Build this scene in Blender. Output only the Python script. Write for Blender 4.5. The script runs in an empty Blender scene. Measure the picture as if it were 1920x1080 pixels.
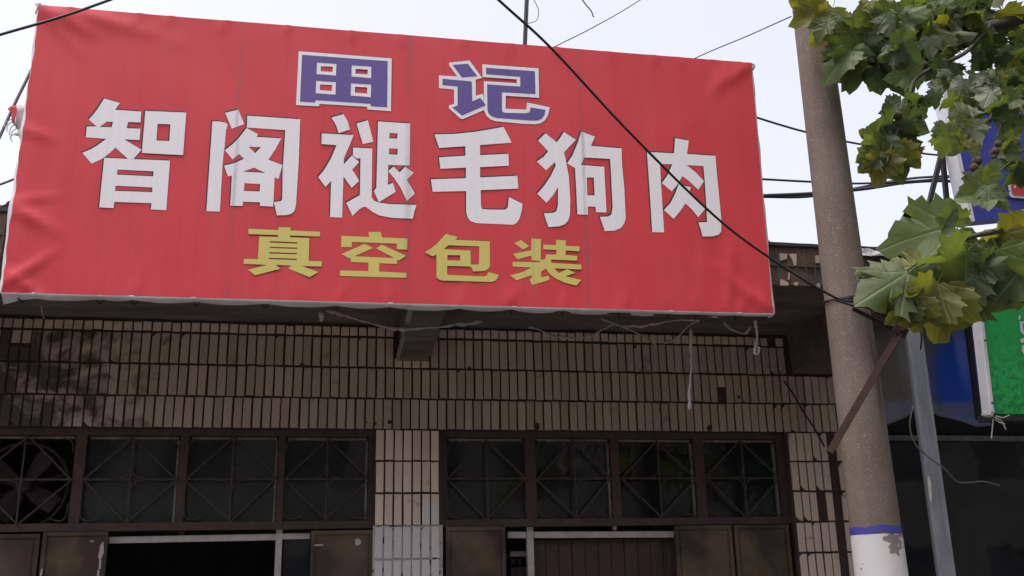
import bpy, bmesh, math, random
from mathutils import Vector, Matrix, noise
from mathutils.geometry import tessellate_polygon
R = math.radians
rnd = random.Random(7)
scene = bpy.context.scene
col = scene.collection

# ------------------------------------------------------------------ camera
FPX = 1900.0                                   # focal length in photograph pixels (1920 wide)
CAM = Vector((0, 0, 1.55))
AX = Vector((0.98187685, 0.03338381, 0.1865566))      # facade right, in camera axes (right, down, forward)
AY = Vector((-0.18825495, 0.28534984, 0.93975292))    # into the facade
AZ = Vector((-0.02186136, -0.95784184, 0.28646307))   # up
cam_d = bpy.data.cameras.new('camera'); cam = bpy.data.objects.new('camera', cam_d); col.objects.link(cam)
right = Vector((AX[0], AY[0], AZ[0])); down = Vector((AX[1], AY[1], AZ[1])); fwd = Vector((AX[2], AY[2], AZ[2]))
m = Matrix((right, -down, -fwd)).transposed().to_4x4(); m.translation = CAM
cam.matrix_world = m
cam_d.sensor_width = 36; cam_d.lens = 36 * FPX / 1920; cam_d.clip_start = 0.05; cam_d.clip_end = 3000
scene.camera = cam
scene.render.resolution_x = 1024; scene.render.resolution_y = 576

# ------------------------------------------------------------------ sky, sun, exposure
SUN_EL, SUN_AZ = R(76), R(235)                 # azimuth measured from +Y towards +X
world = bpy.data.worlds.new('World'); scene.world = world; world.use_nodes = True
nt = world.node_tree; nt.nodes.clear()
out = nt.nodes.new('ShaderNodeOutputWorld'); bg = nt.nodes.new('ShaderNodeBackground')
sky = nt.nodes.new('ShaderNodeTexSky'); sky.sky_type = 'NISHITA'; sky.sun_disc = False
sky.sun_elevation = SUN_EL; sky.sun_rotation = SUN_AZ; sky.air_density = 1.0; sky.dust_density = 6.0; sky.ozone_density = 1.0
hs = nt.nodes.new('ShaderNodeHueSaturation'); hs.inputs['Saturation'].default_value = 0.42
nt.links.new(sky.outputs[0], hs.inputs['Color']); tint = nt.nodes.new('ShaderNodeMix'); tint.data_type = 'RGBA'; tint.blend_type = 'MULTIPLY'; tint.inputs[0].default_value = 1; tint.inputs[7].default_value = (1.0, .955, 1.0, 1)
nt.links.new(hs.outputs[0], tint.inputs[6]); nt.links.new(tint.outputs[2], bg.inputs[0]); nt.links.new(bg.outputs[0], out.inputs[0])
bg.inputs[1].default_value = 0.15
sun_d = bpy.data.lights.new('sun', 'SUN'); sun_d.energy = 0.5; sun_d.angle = R(25); sun_d.color = (1.0, 0.96, 0.9)
sun = bpy.data.objects.new('sun', sun_d); col.objects.link(sun)
sdir = Vector((math.sin(SUN_AZ) * math.cos(SUN_EL), math.cos(SUN_AZ) * math.cos(SUN_EL), math.sin(SUN_EL)))
sun.rotation_euler = sdir.to_track_quat('Z', 'Y').to_euler(); sun.location = (0, 6, 20)
vs = scene.view_settings; vs.view_transform = 'Standard'; vs.look = 'None'; vs.exposure = 1.25; vs.gamma = 1.0; vs.use_curve_mapping = False
scene.cycles.max_bounces = 8; scene.cycles.transparent_max_bounces = 12

# ------------------------------------------------------------------ helpers
def ray(px, py):
    d = Vector((px - 960, py - 540, FPX)); return Vector((AX.dot(d), AY.dot(d), AZ.dot(d)))
def P(px, py, Y):
    """The place on the vertical plane at depth Y that a photograph pixel falls on."""
    r = ray(px, py); return CAM + r * (Y / r[1])
def mpp(px, py, Y):
    return Y / ray(px, py)[1]                   # metres per photograph pixel there

class MB:
    def __init__(s): s.v = []; s.f = []
    def add(s, vs_, fs): o = len(s.v); s.v += [tuple(v) for v in vs_]; s.f += [tuple(i + o for i in f) for f in fs]
    def box(s, x0, x1, y0, y1, z0, z1):
        s.add([(x0,y0,z0),(x1,y0,z0),(x1,y1,z0),(x0,y1,z0),(x0,y0,z1),(x1,y0,z1),(x1,y1,z1),(x0,y1,z1)],
              [(0,3,2,1),(4,5,6,7),(0,1,5,4),(1,2,6,5),(2,3,7,6),(3,0,4,7)])
    def bar(s, a, b, w, d, up=(0,1,0)):
        """rectangular bar from a to b: w across, d along 'up'"""
        a = Vector(a); b = Vector(b); t = (b - a).normalized(); u = Vector(up); u = (u - t * u.dot(t)).normalized(); n = t.cross(u)
        vs_ = []
        for p in (a, b):
            for (i, j) in ((-1,-1),(1,-1),(1,1),(-1,1)): vs_.append(p + n * (w/2*i) + u * (d/2*j))
        s.add(vs_, [(0,1,2,3)[::-1],(4,5,6,7),(0,1,5,4),(1,2,6,5),(2,3,7,6),(3,0,4,7)])
    def angle(s, a, b, w, t=.005, up=(0,1,0), side=1):
        """L-section steel from a to b"""
        a = Vector(a); b = Vector(b); d = (b - a).normalized(); u = Vector(up); u = (u - d * u.dot(d)).normalized(); n = d.cross(u) * side
        prof = [(0,0),(w,0),(w,t),(t,t),(t,w),(0,w)]
        vs_ = [p + n * q[0] + u * q[1] for p in (a, b) for q in prof]
        s.add(vs_, [(0,1,2,3),(0,3,4,5),(6,9,8,7),(6,11,10,9)] + [(i,(i+1)%6,(i+1)%6+6,i+6) for i in range(6)])
    def tube(s, pts, r, n=6, caps=True):
        pts = [Vector(p) for p in pts]; rs = r if isinstance(r, (list, tuple)) else [r] * len(pts)
        o = len(s.v); u = None
        for i, p in enumerate(pts):
            t = (pts[min(i+1, len(pts)-1)] - pts[max(i-1, 0)]).normalized()
            if u is None: u = t.orthogonal().normalized()
            u = (u - t * u.dot(t)).normalized(); w = t.cross(u)
            for k in range(n):
                a = 2*math.pi*k/n; s.v.append(tuple(p + (u*math.cos(a) + w*math.sin(a)) * rs[i]))
        for i in range(len(pts)-1):
            for k in range(n): s.f.append((o+i*n+k, o+i*n+(k+1)%n, o+(i+1)*n+(k+1)%n, o+(i+1)*n+k))
        if caps:
            s.f.append(tuple(o+k for k in range(n))[::-1]); s.f.append(tuple(o+(len(pts)-1)*n+k for k in range(n)))
    def ribbon(s, pts, w, side):
        pts = [Vector(p) for p in pts]; o = len(s.v); ws = w if isinstance(w, (list, tuple)) else [w]*len(pts); side = Vector(side)
        for p, ww in zip(pts, ws): s.v.append(tuple(p - side*ww/2)); s.v.append(tuple(p + side*ww/2))
        for i in range(len(pts)-1): s.f.append((o+2*i, o+2*i+1, o+2*i+3, o+2*i+2))
    def mesh(s, name):
        me = bpy.data.meshes.new(name); me.from_pydata(s.v, [], s.f); me.update(); return me
    def build(s, name, mat, parent=None, smooth=False):
        me = s.mesh(name); me.materials.append(mat)
        if smooth:
            for p in me.polygons: p.use_smooth = True
        return link(name, me, parent)

def link(name, data, parent=None):
    o = bpy.data.objects.new(name, data); col.objects.link(o)
    if parent is not None:
        o.parent = parent
        if parent.type == 'EMPTY': o.matrix_parent_inverse = Matrix.Translation(parent.location).inverted()
    return o
def tag(o, label, cat, group=None, kind=None):
    if label: o['label'] = label
    if cat: o['category'] = cat
    if group: o['group'] = group
    if kind: o['kind'] = kind
    return o
def thing(name, loc, label, cat, group=None):
    o = bpy.data.objects.new(name, None); col.objects.link(o); o.location = loc; o.empty_display_size = .2
    return tag(o, label, cat, group)
def smooth_pts(pts, n=8):
    """Catmull-Rom through the points"""
    pts = [Vector(p) for p in pts]; q = [2*pts[0]-pts[1]] + pts + [2*pts[-1]-pts[-2]]; outp = []
    for i in range(1, len(q)-2):
        a, b, c, d = q[i-1:i+3]
        for k in range(n):
            t = k/n; outp.append(.5*((2*b) + (c-a)*t + (2*a-5*b+4*c-d)*t*t + (3*b-a-3*c+d)*t**3))
    outp.append(pts[-1]); return outp

# ------------------------------------------------------------------ materials
def newmat(name):
    mt = bpy.data.materials.new(name); mt.use_nodes = True; n = mt.node_tree; b = n.nodes['Principled BSDF']; return mt, n, b
def N(n, t, **kw):
    o = n.nodes.new(t)
    for k, v in kw.items():
        if hasattr(o, k): setattr(o, k, v)
        else: o.inputs[k].default_value = v
    return o
def coords(n, scale=(1,1,1), world=True):
    g = N(n, 'ShaderNodeNewGeometry') if world else N(n, 'ShaderNodeTexCoord')
    mp = N(n, 'ShaderNodeMapping'); mp.inputs['Scale'].default_value = scale
    n.links.new(g.outputs['Position' if world else 'Object'], mp.inputs['Vector']); return mp.outputs[0]
def tex(n, vec, scale, detail=4, rough=.6, dist=0):
    t = N(n, 'ShaderNodeTexNoise'); t.inputs['Scale'].default_value = scale; t.inputs['Detail'].default_value = detail
    t.inputs['Roughness'].default_value = rough; t.inputs['Distortion'].default_value = dist
    n.links.new(vec, t.inputs['Vector']); return t.outputs['Fac']
def ramp(n, fac, a, b, ca=(0,0,0,1), cb=(1,1,1,1)):
    r = N(n, 'ShaderNodeValToRGB'); r.color_ramp.elements[0].position = a; r.color_ramp.elements[1].position = b
    r.color_ramp.elements[0].color = ca; r.color_ramp.elements[1].color = cb
    n.links.new(fac, r.inputs[0]); return r.outputs[0]
def mix(n, fac, a, b, mode='MIX'):
    x = N(n, 'ShaderNodeMix', data_type='RGBA', blend_type=mode)
    for s, v in ((0, fac), (6, a), (7, b)):
        if isinstance(v, bpy.types.NodeSocket): n.links.new(v, x.inputs[s])
        elif s == 0: x.inputs[0].default_value = v
        else: x.inputs[s].default_value = (*v, 1) if len(v) == 3 else v
    return x.outputs[2]
def math_(n, op, a, b=None):
    x = N(n, 'ShaderNodeMath', operation=op)
    for i, v in enumerate((a, b)):
        if v is None: continue
        if isinstance(v, bpy.types.NodeSocket): n.links.new(v, x.inputs[i])
        else: x.inputs[i].default_value = v
    return x.outputs[0]
def bump(n, b, fac, strength=.3, dist=.01):
    bp = N(n, 'ShaderNodeBump'); bp.inputs['Strength'].default_value = strength; bp.inputs['Distance'].default_value = dist
    n.links.new(fac, bp.inputs['Height']); n.links.new(bp.outputs[0], b.inputs['Normal'])
def plain(name, c1, c2=None, scale=8, rough=.7, bmp=.2, metal=0, stretch=(1,1,1), lo=.35, hi=.65, spec=.4, bd=.004):
    mt, n, b = newmat(name); v = coords(n, stretch)
    c2 = c2 or tuple(x*.6 for x in c1)
    t = tex(n, v, scale, 6, .65); c = mix(n, ramp(n, t, lo, hi), c1, c2)
    n.links.new(c, b.inputs['Base Color']); b.inputs['Roughness'].default_value = rough; b.inputs['Metallic'].default_value = metal
    b.inputs['Specular IOR Level'].default_value = spec
    if bmp: bump(n, b, tex(n, v, scale*4, 4, .7), bmp, bd)
    return mt

M = {}
# concrete soffit, plaster, steel ...
M['soffit'] = plain('soffit_concrete', (.16,.13,.115), (.075,.06,.055), 3.5, .95, .8, stretch=(.5,2.2,2), lo=.3, hi=.7, bd=.02)
M['mortar'] = plain('mortar', (.07,.048,.04), (.042,.028,.024), 14, .95, .4)
M['fascia'] = plain('fascia_mortar', (.13,.088,.068), (.06,.042,.036), 9, .95, .6)
M['plaster'] = plain('old_plaster', (.3,.28,.26), (.2,.18,.165), 3, .95, .3)
M['rust'] = plain('rusty_frame_paint', (.085,.05,.042), (.05,.034,.032), 18, .75, .3)
M['rustbar'] = plain('rusty_bracket', (.04,.023,.018), (.022,.014,.012), 22, .9, .35, spec=.15)
M['grille'] = plain('grille_paint', (.075,.055,.05), (.04,.029,.028), 30, .75, .2)
M['whitewood'] = plain('weathered_white_paint', (.5,.47,.45), (.36,.33,.31), 12, .75, .15)
M['strip'] = plain('dirty_white_paint', (.26,.235,.22), (.12,.10,.09), 9, .8, .2)
M['dark'] = plain('dark_interior', (.03,.028,.028), (.018,.017,.018), 2, .95, 0)
M['steelgrey'] = plain('grey_steel', (.22,.24,.26), (.14,.155,.17), 7, .55, .1, stretch=(3,3,.6))
M['darksteel'] = plain('dark_steel', (.022,.022,.027), (.034,.03,.03), 12, .7, .1, spec=.2)
M['cable'] = plain('black_cable', (.012,.012,.014), (.02,.02,.022), 10, .55, 0)
M['greycable'] = plain('grey_wire', (.09,.085,.08), (.06,.06,.06), 10, .6, 0)
M['twine'] = plain('plastic_twine', (.55,.49,.45), (.36,.3,.27), 30, .6, .3)
M['whitetwine'] = plain('white_strip', (.62,.6,.58), (.45,.42,.4), 30, .6, .3)
M['hem'] = plain('banner_back_white', (.66,.65,.66), (.5,.48,.48), 6, .6, .15, stretch=(1,1,1))
M['asphalt'] = plain('asphalt', (.055,.054,.052), (.035,.035,.034), 6, .95, .4)
M['paving'] = plain('paving', (.14,.132,.12), (.10,.094,.085), 4, .95, .3)
M['bark'] = plain('plane_bark', (.19,.18,.13), (.09,.08,.055), 7, .9, .6, stretch=(1,1,.5))
M['twig'] = plain('twig', (.075,.065,.045), (.045,.04,.028), 25, .9, .3)
M['seed'] = plain('seed_ball', (.12,.085,.05), (.07,.05,.03), 60, .95, .8, bd=.01)
M['roof'] = plain('roof_tar', (.06,.058,.055), (.04,.04,.04), 3, .95, .3)
M['white_al'] = plain('white_aluminium', (.7,.7,.72), (.6,.6,.62), 8, .45, .05)
M['redbrick'] = plain('red_paint', (.55,.05,.05), (.45,.04,.04), 8, .5, 0)
M['board'] = plain('dark_red_boards', (.075,.038,.032), (.042,.026,.024), 6, .6, .25, stretch=(6,6,.5))
M['fan'] = plain('fan_dusty_metal', (.05,.038,.036), (.028,.022,.022), 25, .8, .3, spec=.2)
M['oppwall'] = plain('street_plaster', (.3,.27,.24), (.2,.18,.16), 1.2, .95, .1)
M['oppglass'] = plain('street_window', (.03,.035,.04), (.02,.02,.025), 1, .15, 0)

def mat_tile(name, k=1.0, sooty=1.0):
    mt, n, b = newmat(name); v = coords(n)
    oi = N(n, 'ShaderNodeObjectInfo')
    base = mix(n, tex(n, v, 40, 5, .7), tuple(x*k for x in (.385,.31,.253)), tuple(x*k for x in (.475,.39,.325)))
    var = math_(n, 'MULTIPLY_ADD', oi.outputs['Random'], .24); var.node.inputs[2].default_value = .87
    cx = N(n, 'ShaderNodeCombineColor'); [n.links.new(var, cx.inputs[i]) for i in range(3)]
    base = mix(n, 1.0, base, cx.outputs[0], 'MULTIPLY')
    # old soot and peeled glaze, heavier towards the left end of the lintel
    sx = N(n, 'ShaderNodeSeparateXYZ'); g = N(n, 'ShaderNodeNewGeometry'); n.links.new(g.outputs['Position'], sx.inputs[0])
    vs1 = coords(n, (1, 1, 1.3)); t = tex(n, vs1, 5.5, 8, .62, .6)
    mr = N(n, 'ShaderNodeMapRange'); mr.inputs[1].default_value = -1.9; mr.inputs[2].default_value = -.75; mr.inputs[3].default_value = .26; mr.inputs[4].default_value = -.12
    n.links.new(sx.outputs[0], mr.inputs[0])
    mr2 = N(n, 'ShaderNodeMapRange'); mr2.inputs[1].default_value = 2.6; mr2.inputs[2].default_value = 3.3; mr2.inputs[3].default_value = 0; mr2.inputs[4].default_value = .05
    n.links.new(sx.outputs[0], mr2.inputs[0])
    s = math_(n, 'ADD', math_(n, 'ADD', t, mr.outputs[0]), mr2.outputs[0])
    soot = ramp(n, s, .50, .66); c = mix(n, math_(n, 'MULTIPLY', soot, sooty), base, (.075,.056,.052))
    # whitewash brushed over the foot of the pier (world height, ragged edge)
    tw = tex(n, v, 14, 4, .6); zz = math_(n, 'ADD', sx.outputs[2], math_(n, 'MULTIPLY', math_(n, 'SUBTRACT', tw, .5), .06))
    xpatch = N(n, 'ShaderNodeMapRange'); xpatch.inputs[1].default_value = .635; xpatch.inputs[2].default_value = .642; xpatch.inputs[3].default_value = 0; xpatch.inputs[4].default_value = .125
    n.links.new(sx.outputs[0], xpatch.inputs[0])
    pz = math_(n, 'LESS_THAN', math_(n, 'SUBTRACT', zz, xpatch.outputs[0]), 1.945)
    px = math_(n, 'MULTIPLY', math_(n, 'LESS_THAN', sx.outputs[0], .8), pz)
    wear = ramp(n, tex(n, v, 26, 6, .75), .33, .40); pf = math_(n, 'MULTIPLY', px, wear)
    c = mix(n, pf, c, (.6,.575,.55))
    n.links.new(c, b.inputs['Base Color']); b.inputs['Roughness'].default_value = .55; b.inputs['Specular IOR Level'].default_value = .35
    bump(n, b, tex(n, v, 90, 4, .7), .25, .002); return mt
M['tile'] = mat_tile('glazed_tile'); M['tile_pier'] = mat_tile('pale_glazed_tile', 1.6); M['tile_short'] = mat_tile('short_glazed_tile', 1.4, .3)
def mat_mortar_painted():
    mt, n, b = newmat('pier_mortar'); v = coords(n)
    base = mix(n, tex(n, v, 14, 4), (.065,.045,.036), (.04,.028,.022))
    sx = N(n, 'ShaderNodeSeparateXYZ'); g = N(n, 'ShaderNodeNewGeometry'); n.links.new(g.outputs['Position'], sx.inputs[0])
    pz = math_(n, 'LESS_THAN', sx.outputs[2], 1.94); px = math_(n, 'MULTIPLY', math_(n, 'LESS_THAN', sx.outputs[0], .8), pz)
    pf = math_(n, 'MULTIPLY', px, math_(n, 'MULTIPLY', ramp(n, tex(n, v, 20, 6, .7), .38, .44), .8))
    n.links.new(mix(n, pf, base, (.55,.53,.5)), b.inputs['Base Color']); b.inputs['Roughness'].default_value = .95
    bump(n, b, tex(n, v, 60, 5, .7), .4, .004); return mt
M['pier_mortar'] = mat_mortar_painted()

def mat_banner(name, c1, fade, rough=.5):
    """printed vinyl: woven backing shows as fine vertical ribs, dirt streaks run down from the top"""
    mt, n, b = newmat(name)
    v = coords(n, (1,1,1)); vst = coords(n, (9, 1, .55)); vfine = coords(n, (260, 1, 2.0)); vf2 = coords(n, (2, 1, 200))
    st = ramp(n, tex(n, vst, 1.5, 6, .7), .42, .75); fine = tex(n, vfine, 1.0, 2, .5); fine2 = tex(n, vf2, 1.0, 2, .5)
    c = mix(n, math_(n, 'MULTIPLY', st, .28), c1, fade)
    c = mix(n, math_(n, 'MULTIPLY', ramp(n, fine, .35, .7), .16), c, tuple(x*.75 for x in c1))
    c = mix(n, math_(n, 'MULTIPLY', ramp(n, tex(n, v, 2.2, 5, .6), .45, .7), .16), c, tuple(x*.78 for x in c1))
    vdk = coords(n, (22, 1, .35)); c = mix(n, math_(n, 'MULTIPLY', ramp(n, tex(n, vdk, 1.5, 5, .65), .52, .82), .2), c, tuple(x*.62 for x in c1))
    # sooty rub marks where the cloth lies on the uprights of the frame
    sx = N(n, 'ShaderNodeSeparateXYZ'); g = N(n, 'ShaderNodeNewGeometry'); n.links.new(g.outputs['Position'], sx.inputs[0])
    wob = math_(n, 'MULTIPLY', math_(n, 'SUBTRACT', tex(n, coords(n, (1,1,2.5)), 1.2, 3), .5), .05)
    tot = None
    for xx, w, a in ((-.44, .016, .5), (.44, .035, .4), (1.38, .016, .7), (1.09, .01, .25)):
        d = math_(n, 'ABSOLUTE', math_(n, 'SUBTRACT', math_(n, 'ADD', sx.outputs[0], wob), xx))
        mr = N(n, 'ShaderNodeMapRange'); mr.interpolation_type = 'SMOOTHSTEP'; mr.inputs[1].default_value = 0; mr.inputs[2].default_value = w; mr.inputs[3].default_value = a; mr.inputs[4].default_value = 0
        n.links.new(d, mr.inputs[0]); tot = mr.outputs[0] if tot is None else math_(n, 'MAXIMUM', tot, mr.outputs[0])
    tot = math_(n, 'MULTIPLY', tot, math_(n, 'MULTIPLY', ramp(n, tex(n, coords(n, (1,1,1)), 2.6, 4), .3, .6), .8))
    c = mix(n, tot, c, (.12,.09,.1))
    vo = N(n, 'ShaderNodeTexVoronoi'); vo.inputs['Scale'].default_value = 3.1; n.links.new(v, vo.inputs['Vector'])
    c = mix(n, math_(n, 'LESS_THAN', vo.outputs['Distance'], .014), c, (.08,.03,.03))
    n.links.new(c, b.inputs['Base Color']); b.inputs['Roughness'].default_value = .55; b.inputs['Specular IOR Level'].default_value = .32
    h = math_(n, 'ADD', math_(n, 'MULTIPLY', fine, .5), math_(n, 'MULTIPLY', fine2, .5))
    bump(n, b, h, .06, .002); return mt
M['red'] = mat_banner('banner_red', (.555,.043,.052), (.55,.10,.11))
M['white_ink'] = mat_banner('banner_white', (.74,.73,.73), (.66,.64,.66))
M['blue_ink'] = mat_banner('banner_blue', (.105,.075,.26), (.14,.11,.28))
M['yellow_ink'] = mat_banner('banner_yellow', (.57,.505,.13), (.56,.51,.2))
M['shadow_ink'] = mat_banner('banner_printed_shadow', (.05,.036,.036), (.07,.05,.05))
M['brown_ink'] = mat_banner('banner_printed_brown', (.30,.055,.03), (.3,.08,.05))

def mat_pole():
    mt, n, b = newmat('pole_concrete'); v = coords(n)
    c = mix(n, ramp(n, tex(n, v, 3.5, 6, .65), .35, .65), (.16,.13,.103), (.205,.168,.136))
    c = mix(n, math_(n, 'MULTIPLY', ramp(n, tex(n, coords(n, (6,6,.35)), 2.2, 5), .5, .75), .45), c, (.11,.077,.056))
    c = mix(n, math_(n, 'MULTIPLY', tex(n, v, 160, 3, .8), .35), c, (.085,.07,.06))
    wv = N(n, 'ShaderNodeTexNoise'); wv.inputs['Scale'].default_value = 30; n.links.new(v, wv.inputs['Vector'])
    va = N(n, 'ShaderNodeVectorMath', operation='MULTIPLY_ADD'); n.links.new(wv.outputs['Color'], va.inputs[0]); va.inputs[1].default_value = (.02,.02,.02); n.links.new(v, va.inputs[2])
    for sc, th, lo, amt, cc in ((62, .22, .47, .62, (.42,.38,.34)), (105, .26, .44, .5, (.36,.32,.28)), (48, .2, .56, .5, (.05,.042,.036))):
        vo = N(n, 'ShaderNodeTexVoronoi'); vo.inputs['Scale'].default_value = sc; n.links.new(va.outputs[0], vo.inputs['Vector'])
        sp = ramp(n, vo.outputs['Distance'], th*.6, th, (1,1,1,1), (0,0,0,1)); sel = ramp(n, tex(n, v, sc*.55, 2), lo, lo+.05)
        c = mix(n, math_(n, 'MULTIPLY', math_(n, 'MULTIPLY', sp, sel), amt), c, cc)
    # rust run-off from the bracket, and a hairline casting seam
    sx = N(n, 'ShaderNodeSeparateXYZ'); n.links.new(v, sx.inputs[0])
    def band(o_, lo, hi, soft):
        a_ = N(n, 'ShaderNodeMapRange'); a_.inputs[1].default_value = lo-soft; a_.inputs[2].default_value = lo+soft; n.links.new(o_, a_.inputs[0])
        b_ = N(n, 'ShaderNodeMapRange'); b_.inputs[1].default_value = hi-soft; b_.inputs[2].default_value = hi+soft; b_.inputs[3].default_value = 1; b_.inputs[4].default_value = 0; n.links.new(o_, b_.inputs[0])
        return math_(n, 'MULTIPLY', a_.outputs[0], b_.outputs[0])
    run = math_(n, 'MULTIPLY', band(sx.outputs[0], 2.70, 2.745, .014), band(sx.outputs[2], 2.35, 2.93, .12))
    c = mix(n, math_(n, 'MULTIPLY', run, ramp(n, tex(n, coords(n, (30,30,2)), 1.5, 4), .3, .6)), c, (.07,.042,.026))
    n.links.new(c, b.inputs['Base Color']); b.inputs['Roughness'].default_value = .9; b.inputs['Specular IOR Level'].default_value = .25
    bump(n, b, tex(n, v, 70, 5, .75), .35, .004); return mt
M['pole'] = mat_pole()
def mat_peel(name, paint, under, scale, lo, hi, zc=None):
    mt, n, b = newmat(name); v = coords(n); t = tex(n, v, scale, 6, .55, .4)
    c = mix(n, ramp(n, t, lo, hi), paint, under)
    c = mix(n, math_(n, 'MULTIPLY', tex(n, v, 22, 5, .7), .35), c, tuple(x*.72 for x in paint))
    n.links.new(c, b.inputs['Base Color']); b.inputs['Roughness'].default_value = .7
    bump(n, b, ramp(n, t, lo, hi, (1,1,1,1), (0,0,0,1)), .5, .003); return mt
M['whitepaint'] = mat_peel('pole_white_paint', (.62,.6,.585), (.15,.12,.1), 5.3, .57, .585)
M['bluepaint'] = mat_peel('pole_blue_paint', (.045,.05,.3), (.2,.17,.2), 16, .66, .7)

def mat_glass(name, tint, refl=.9, dirt=.25):
    """old window pane: dirty film over a pane that mirrors the street faintly"""
    mt, n, b = newmat(name); n.nodes.remove(b); o = n.nodes['Material Output']
    tr = N(n, 'ShaderNodeBsdfTransparent'); tr.inputs[0].default_value = (*tint, 1)
    gl = N(n, 'ShaderNodeBsdfGlossy'); gl.inputs['Roughness'].default_value = .03; gl.inputs[0].default_value = (refl,)*3 + (1,)
    fr = N(n, 'ShaderNodeFresnel'); fr.inputs[0].default_value = 1.5
    df = N(n, 'ShaderNodeBsdfDiffuse'); v = coords(n)
    oi = N(n, 'ShaderNodeObjectInfo'); dc = mix(n, ramp(n, tex(n, v, 3.5, 6, .65, .6), .35, .7), (.05,.058,.06), (.15,.155,.155))
    dc = mix(n, math_(n, 'MULTIPLY', ramp(n, tex(n, coords(n, (14,14,1.2)), 1.4, 5), .5, .75), .5), dc, (.2,.19,.175))
    n.links.new(mix(n, math_(n, 'MULTIPLY', oi.outputs['Random'], .75), dc, (.03,.03,.034)), df.inputs[0])
    bp = N(n, 'ShaderNodeBump'); bp.inputs['Strength'].default_value = .05; bp.inputs['Distance'].default_value = .02
    n.links.new(tex(n, v, 4, 2), bp.inputs['Height']); n.links.new(bp.outputs[0], gl.inputs['Normal'])
    m1 = N(n, 'ShaderNodeMixShader'); m1.inputs[0].default_value = dirt
    n.links.new(tr.outputs[0], m1.inputs[1]); n.links.new(df.outputs[0], m1.inputs[2])
    m2 = N(n, 'ShaderNodeMixShader'); n.links.new(fr.outputs[0], m2.inputs[0]); n.links.new(m1.outputs[0], m2.inputs[1]); n.links.new(gl.outputs[0], m2.inputs[2])
    n.links.new(m2.outputs[0], o.inputs[0]); return mt
M['pane'] = mat_glass('window_pane', (.35,.37,.42), .9, .35)
M['shopglass'] = mat_glass('shop_glass', (.3,.34,.32), .9, .4)

def mat_leafpanel():
    """sheet steel door leaf: dull brown paint, blotched with yellowish patches"""
    mt, n, b = newmat('door_leaf_paint'); v = coords(n)
    c = mix(n, ramp(n, tex(n, v, 3.0, 5, .55, .4), .42, .62), (.052,.033,.025), (.135,.1,.06))
    c = mix(n, ramp(n, tex(n, v, 30, 6, .8), .68, .72), c, (.17,.13,.11))
    n.links.new(c, b.inputs['Base Color']); b.inputs['Roughness'].default_value = .42; b.inputs['Metallic'].default_value = .15
    bump(n, b, tex(n, v, 5, 3), .25, .02); return mt
M['leafpanel'] = mat_leafpanel()

def mat_leaf(name, top, under, trans):
    mt, n, b = newmat(name); n.nodes.remove(b); o = n.nodes['Material Output']
    g = N(n, 'ShaderNodeNewGeometry'); tc = N(n, 'ShaderNodeTexCoord'); oi = N(n, 'ShaderNodeObjectInfo')
    sx = N(n, 'ShaderNodeSeparateXYZ'); n.links.new(tc.outputs['Object'], sx.inputs[0])
    # palmate veins fanning from the leaf base, finer side veins between
    an = math_(n, 'ARCTAN2', sx.outputs[0], math_(n, 'ADD', sx.outputs[1], .02)); ln = N(n, 'ShaderNodeVectorMath', operation='LENGTH'); n.links.new(tc.outputs['Object'], ln.inputs[0])
    wv = math_(n, 'MULTIPLY', math_(n, 'ABSOLUTE', math_(n, 'SINE', math_(n, 'MULTIPLY', an, math.pi/.72))), ln.outputs['Value'])
    vein = math_(n, 'LESS_THAN', wv, .055)
    sv = math_(n, 'ABSOLUTE', math_(n, 'SINE', math_(n, 'MULTIPLY', math_(n, 'ADD', ln.outputs['Value'], math_(n, 'MULTIPLY', wv, .8)), 24)))
    tn = tex(n, tc.outputs['Object'], 5, 4, .6)
    topc = mix(n, tn, top, tuple(x*.62 for x in top))
    hv = N(n, 'ShaderNodeHueSaturation'); n.links.new(topc, hv.inputs['Color'])
    n.links.new(math_(n, 'MULTIPLY_ADD', oi.outputs['Random'], .7), hv.inputs['Value']); hv.inputs['Value'].links[0].from_node.inputs[2].default_value = .65
    c = mix(n, g.outputs['Backfacing'], hv.outputs[0], under)
    c = mix(n, math_(n, 'MULTIPLY', vein, .4), c, tuple(min(1, x*1.7+.03) for x in top))
    pb = N(n, 'ShaderNodeBsdfPrincipled'); n.links.new(c, pb.inputs['Base Color']); pb.inputs['Roughness'].default_value = .55
    pb.inputs['Specular IOR Level'].default_value = .3
    t = N(n, 'ShaderNodeBsdfTranslucent'); n.links.new(mix(n, tn, trans, tuple(x*.75 for x in trans)), t.inputs[0])
    bp = N(n, 'ShaderNodeBump'); bp.inputs['Strength'].default_value = .5; bp.inputs['Distance'].default_value = .004
    n.links.new(math_(n, 'ADD', math_(n, 'ADD', ramp(n, wv, 0, .16), math_(n, 'MULTIPLY', sv, .12)), tn), bp.inputs['Height']); n.links.new(bp.outputs[0], pb.inputs['Normal'])
    ms = N(n, 'ShaderNodeMixShader'); ms.inputs[0].default_value = .38
    n.links.new(pb.outputs[0], ms.inputs[1]); n.links.new(t.outputs[0], ms.inputs[2]); n.links.new(ms.outputs[0], o.inputs[0]); return mt
M['leaf'] = mat_leaf('leaf_green', (.10,.135,.05), (.2,.22,.15), (.2,.27,.03))
M['leaf_y'] = mat_leaf('leaf_yellowing', (.17,.18,.05), (.24,.24,.13), (.30,.31,.02))
M['leaf_d'] = mat_leaf('leaf_dark', (.068,.095,.045), (.17,.19,.14), (.13,.19,.03))

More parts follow.
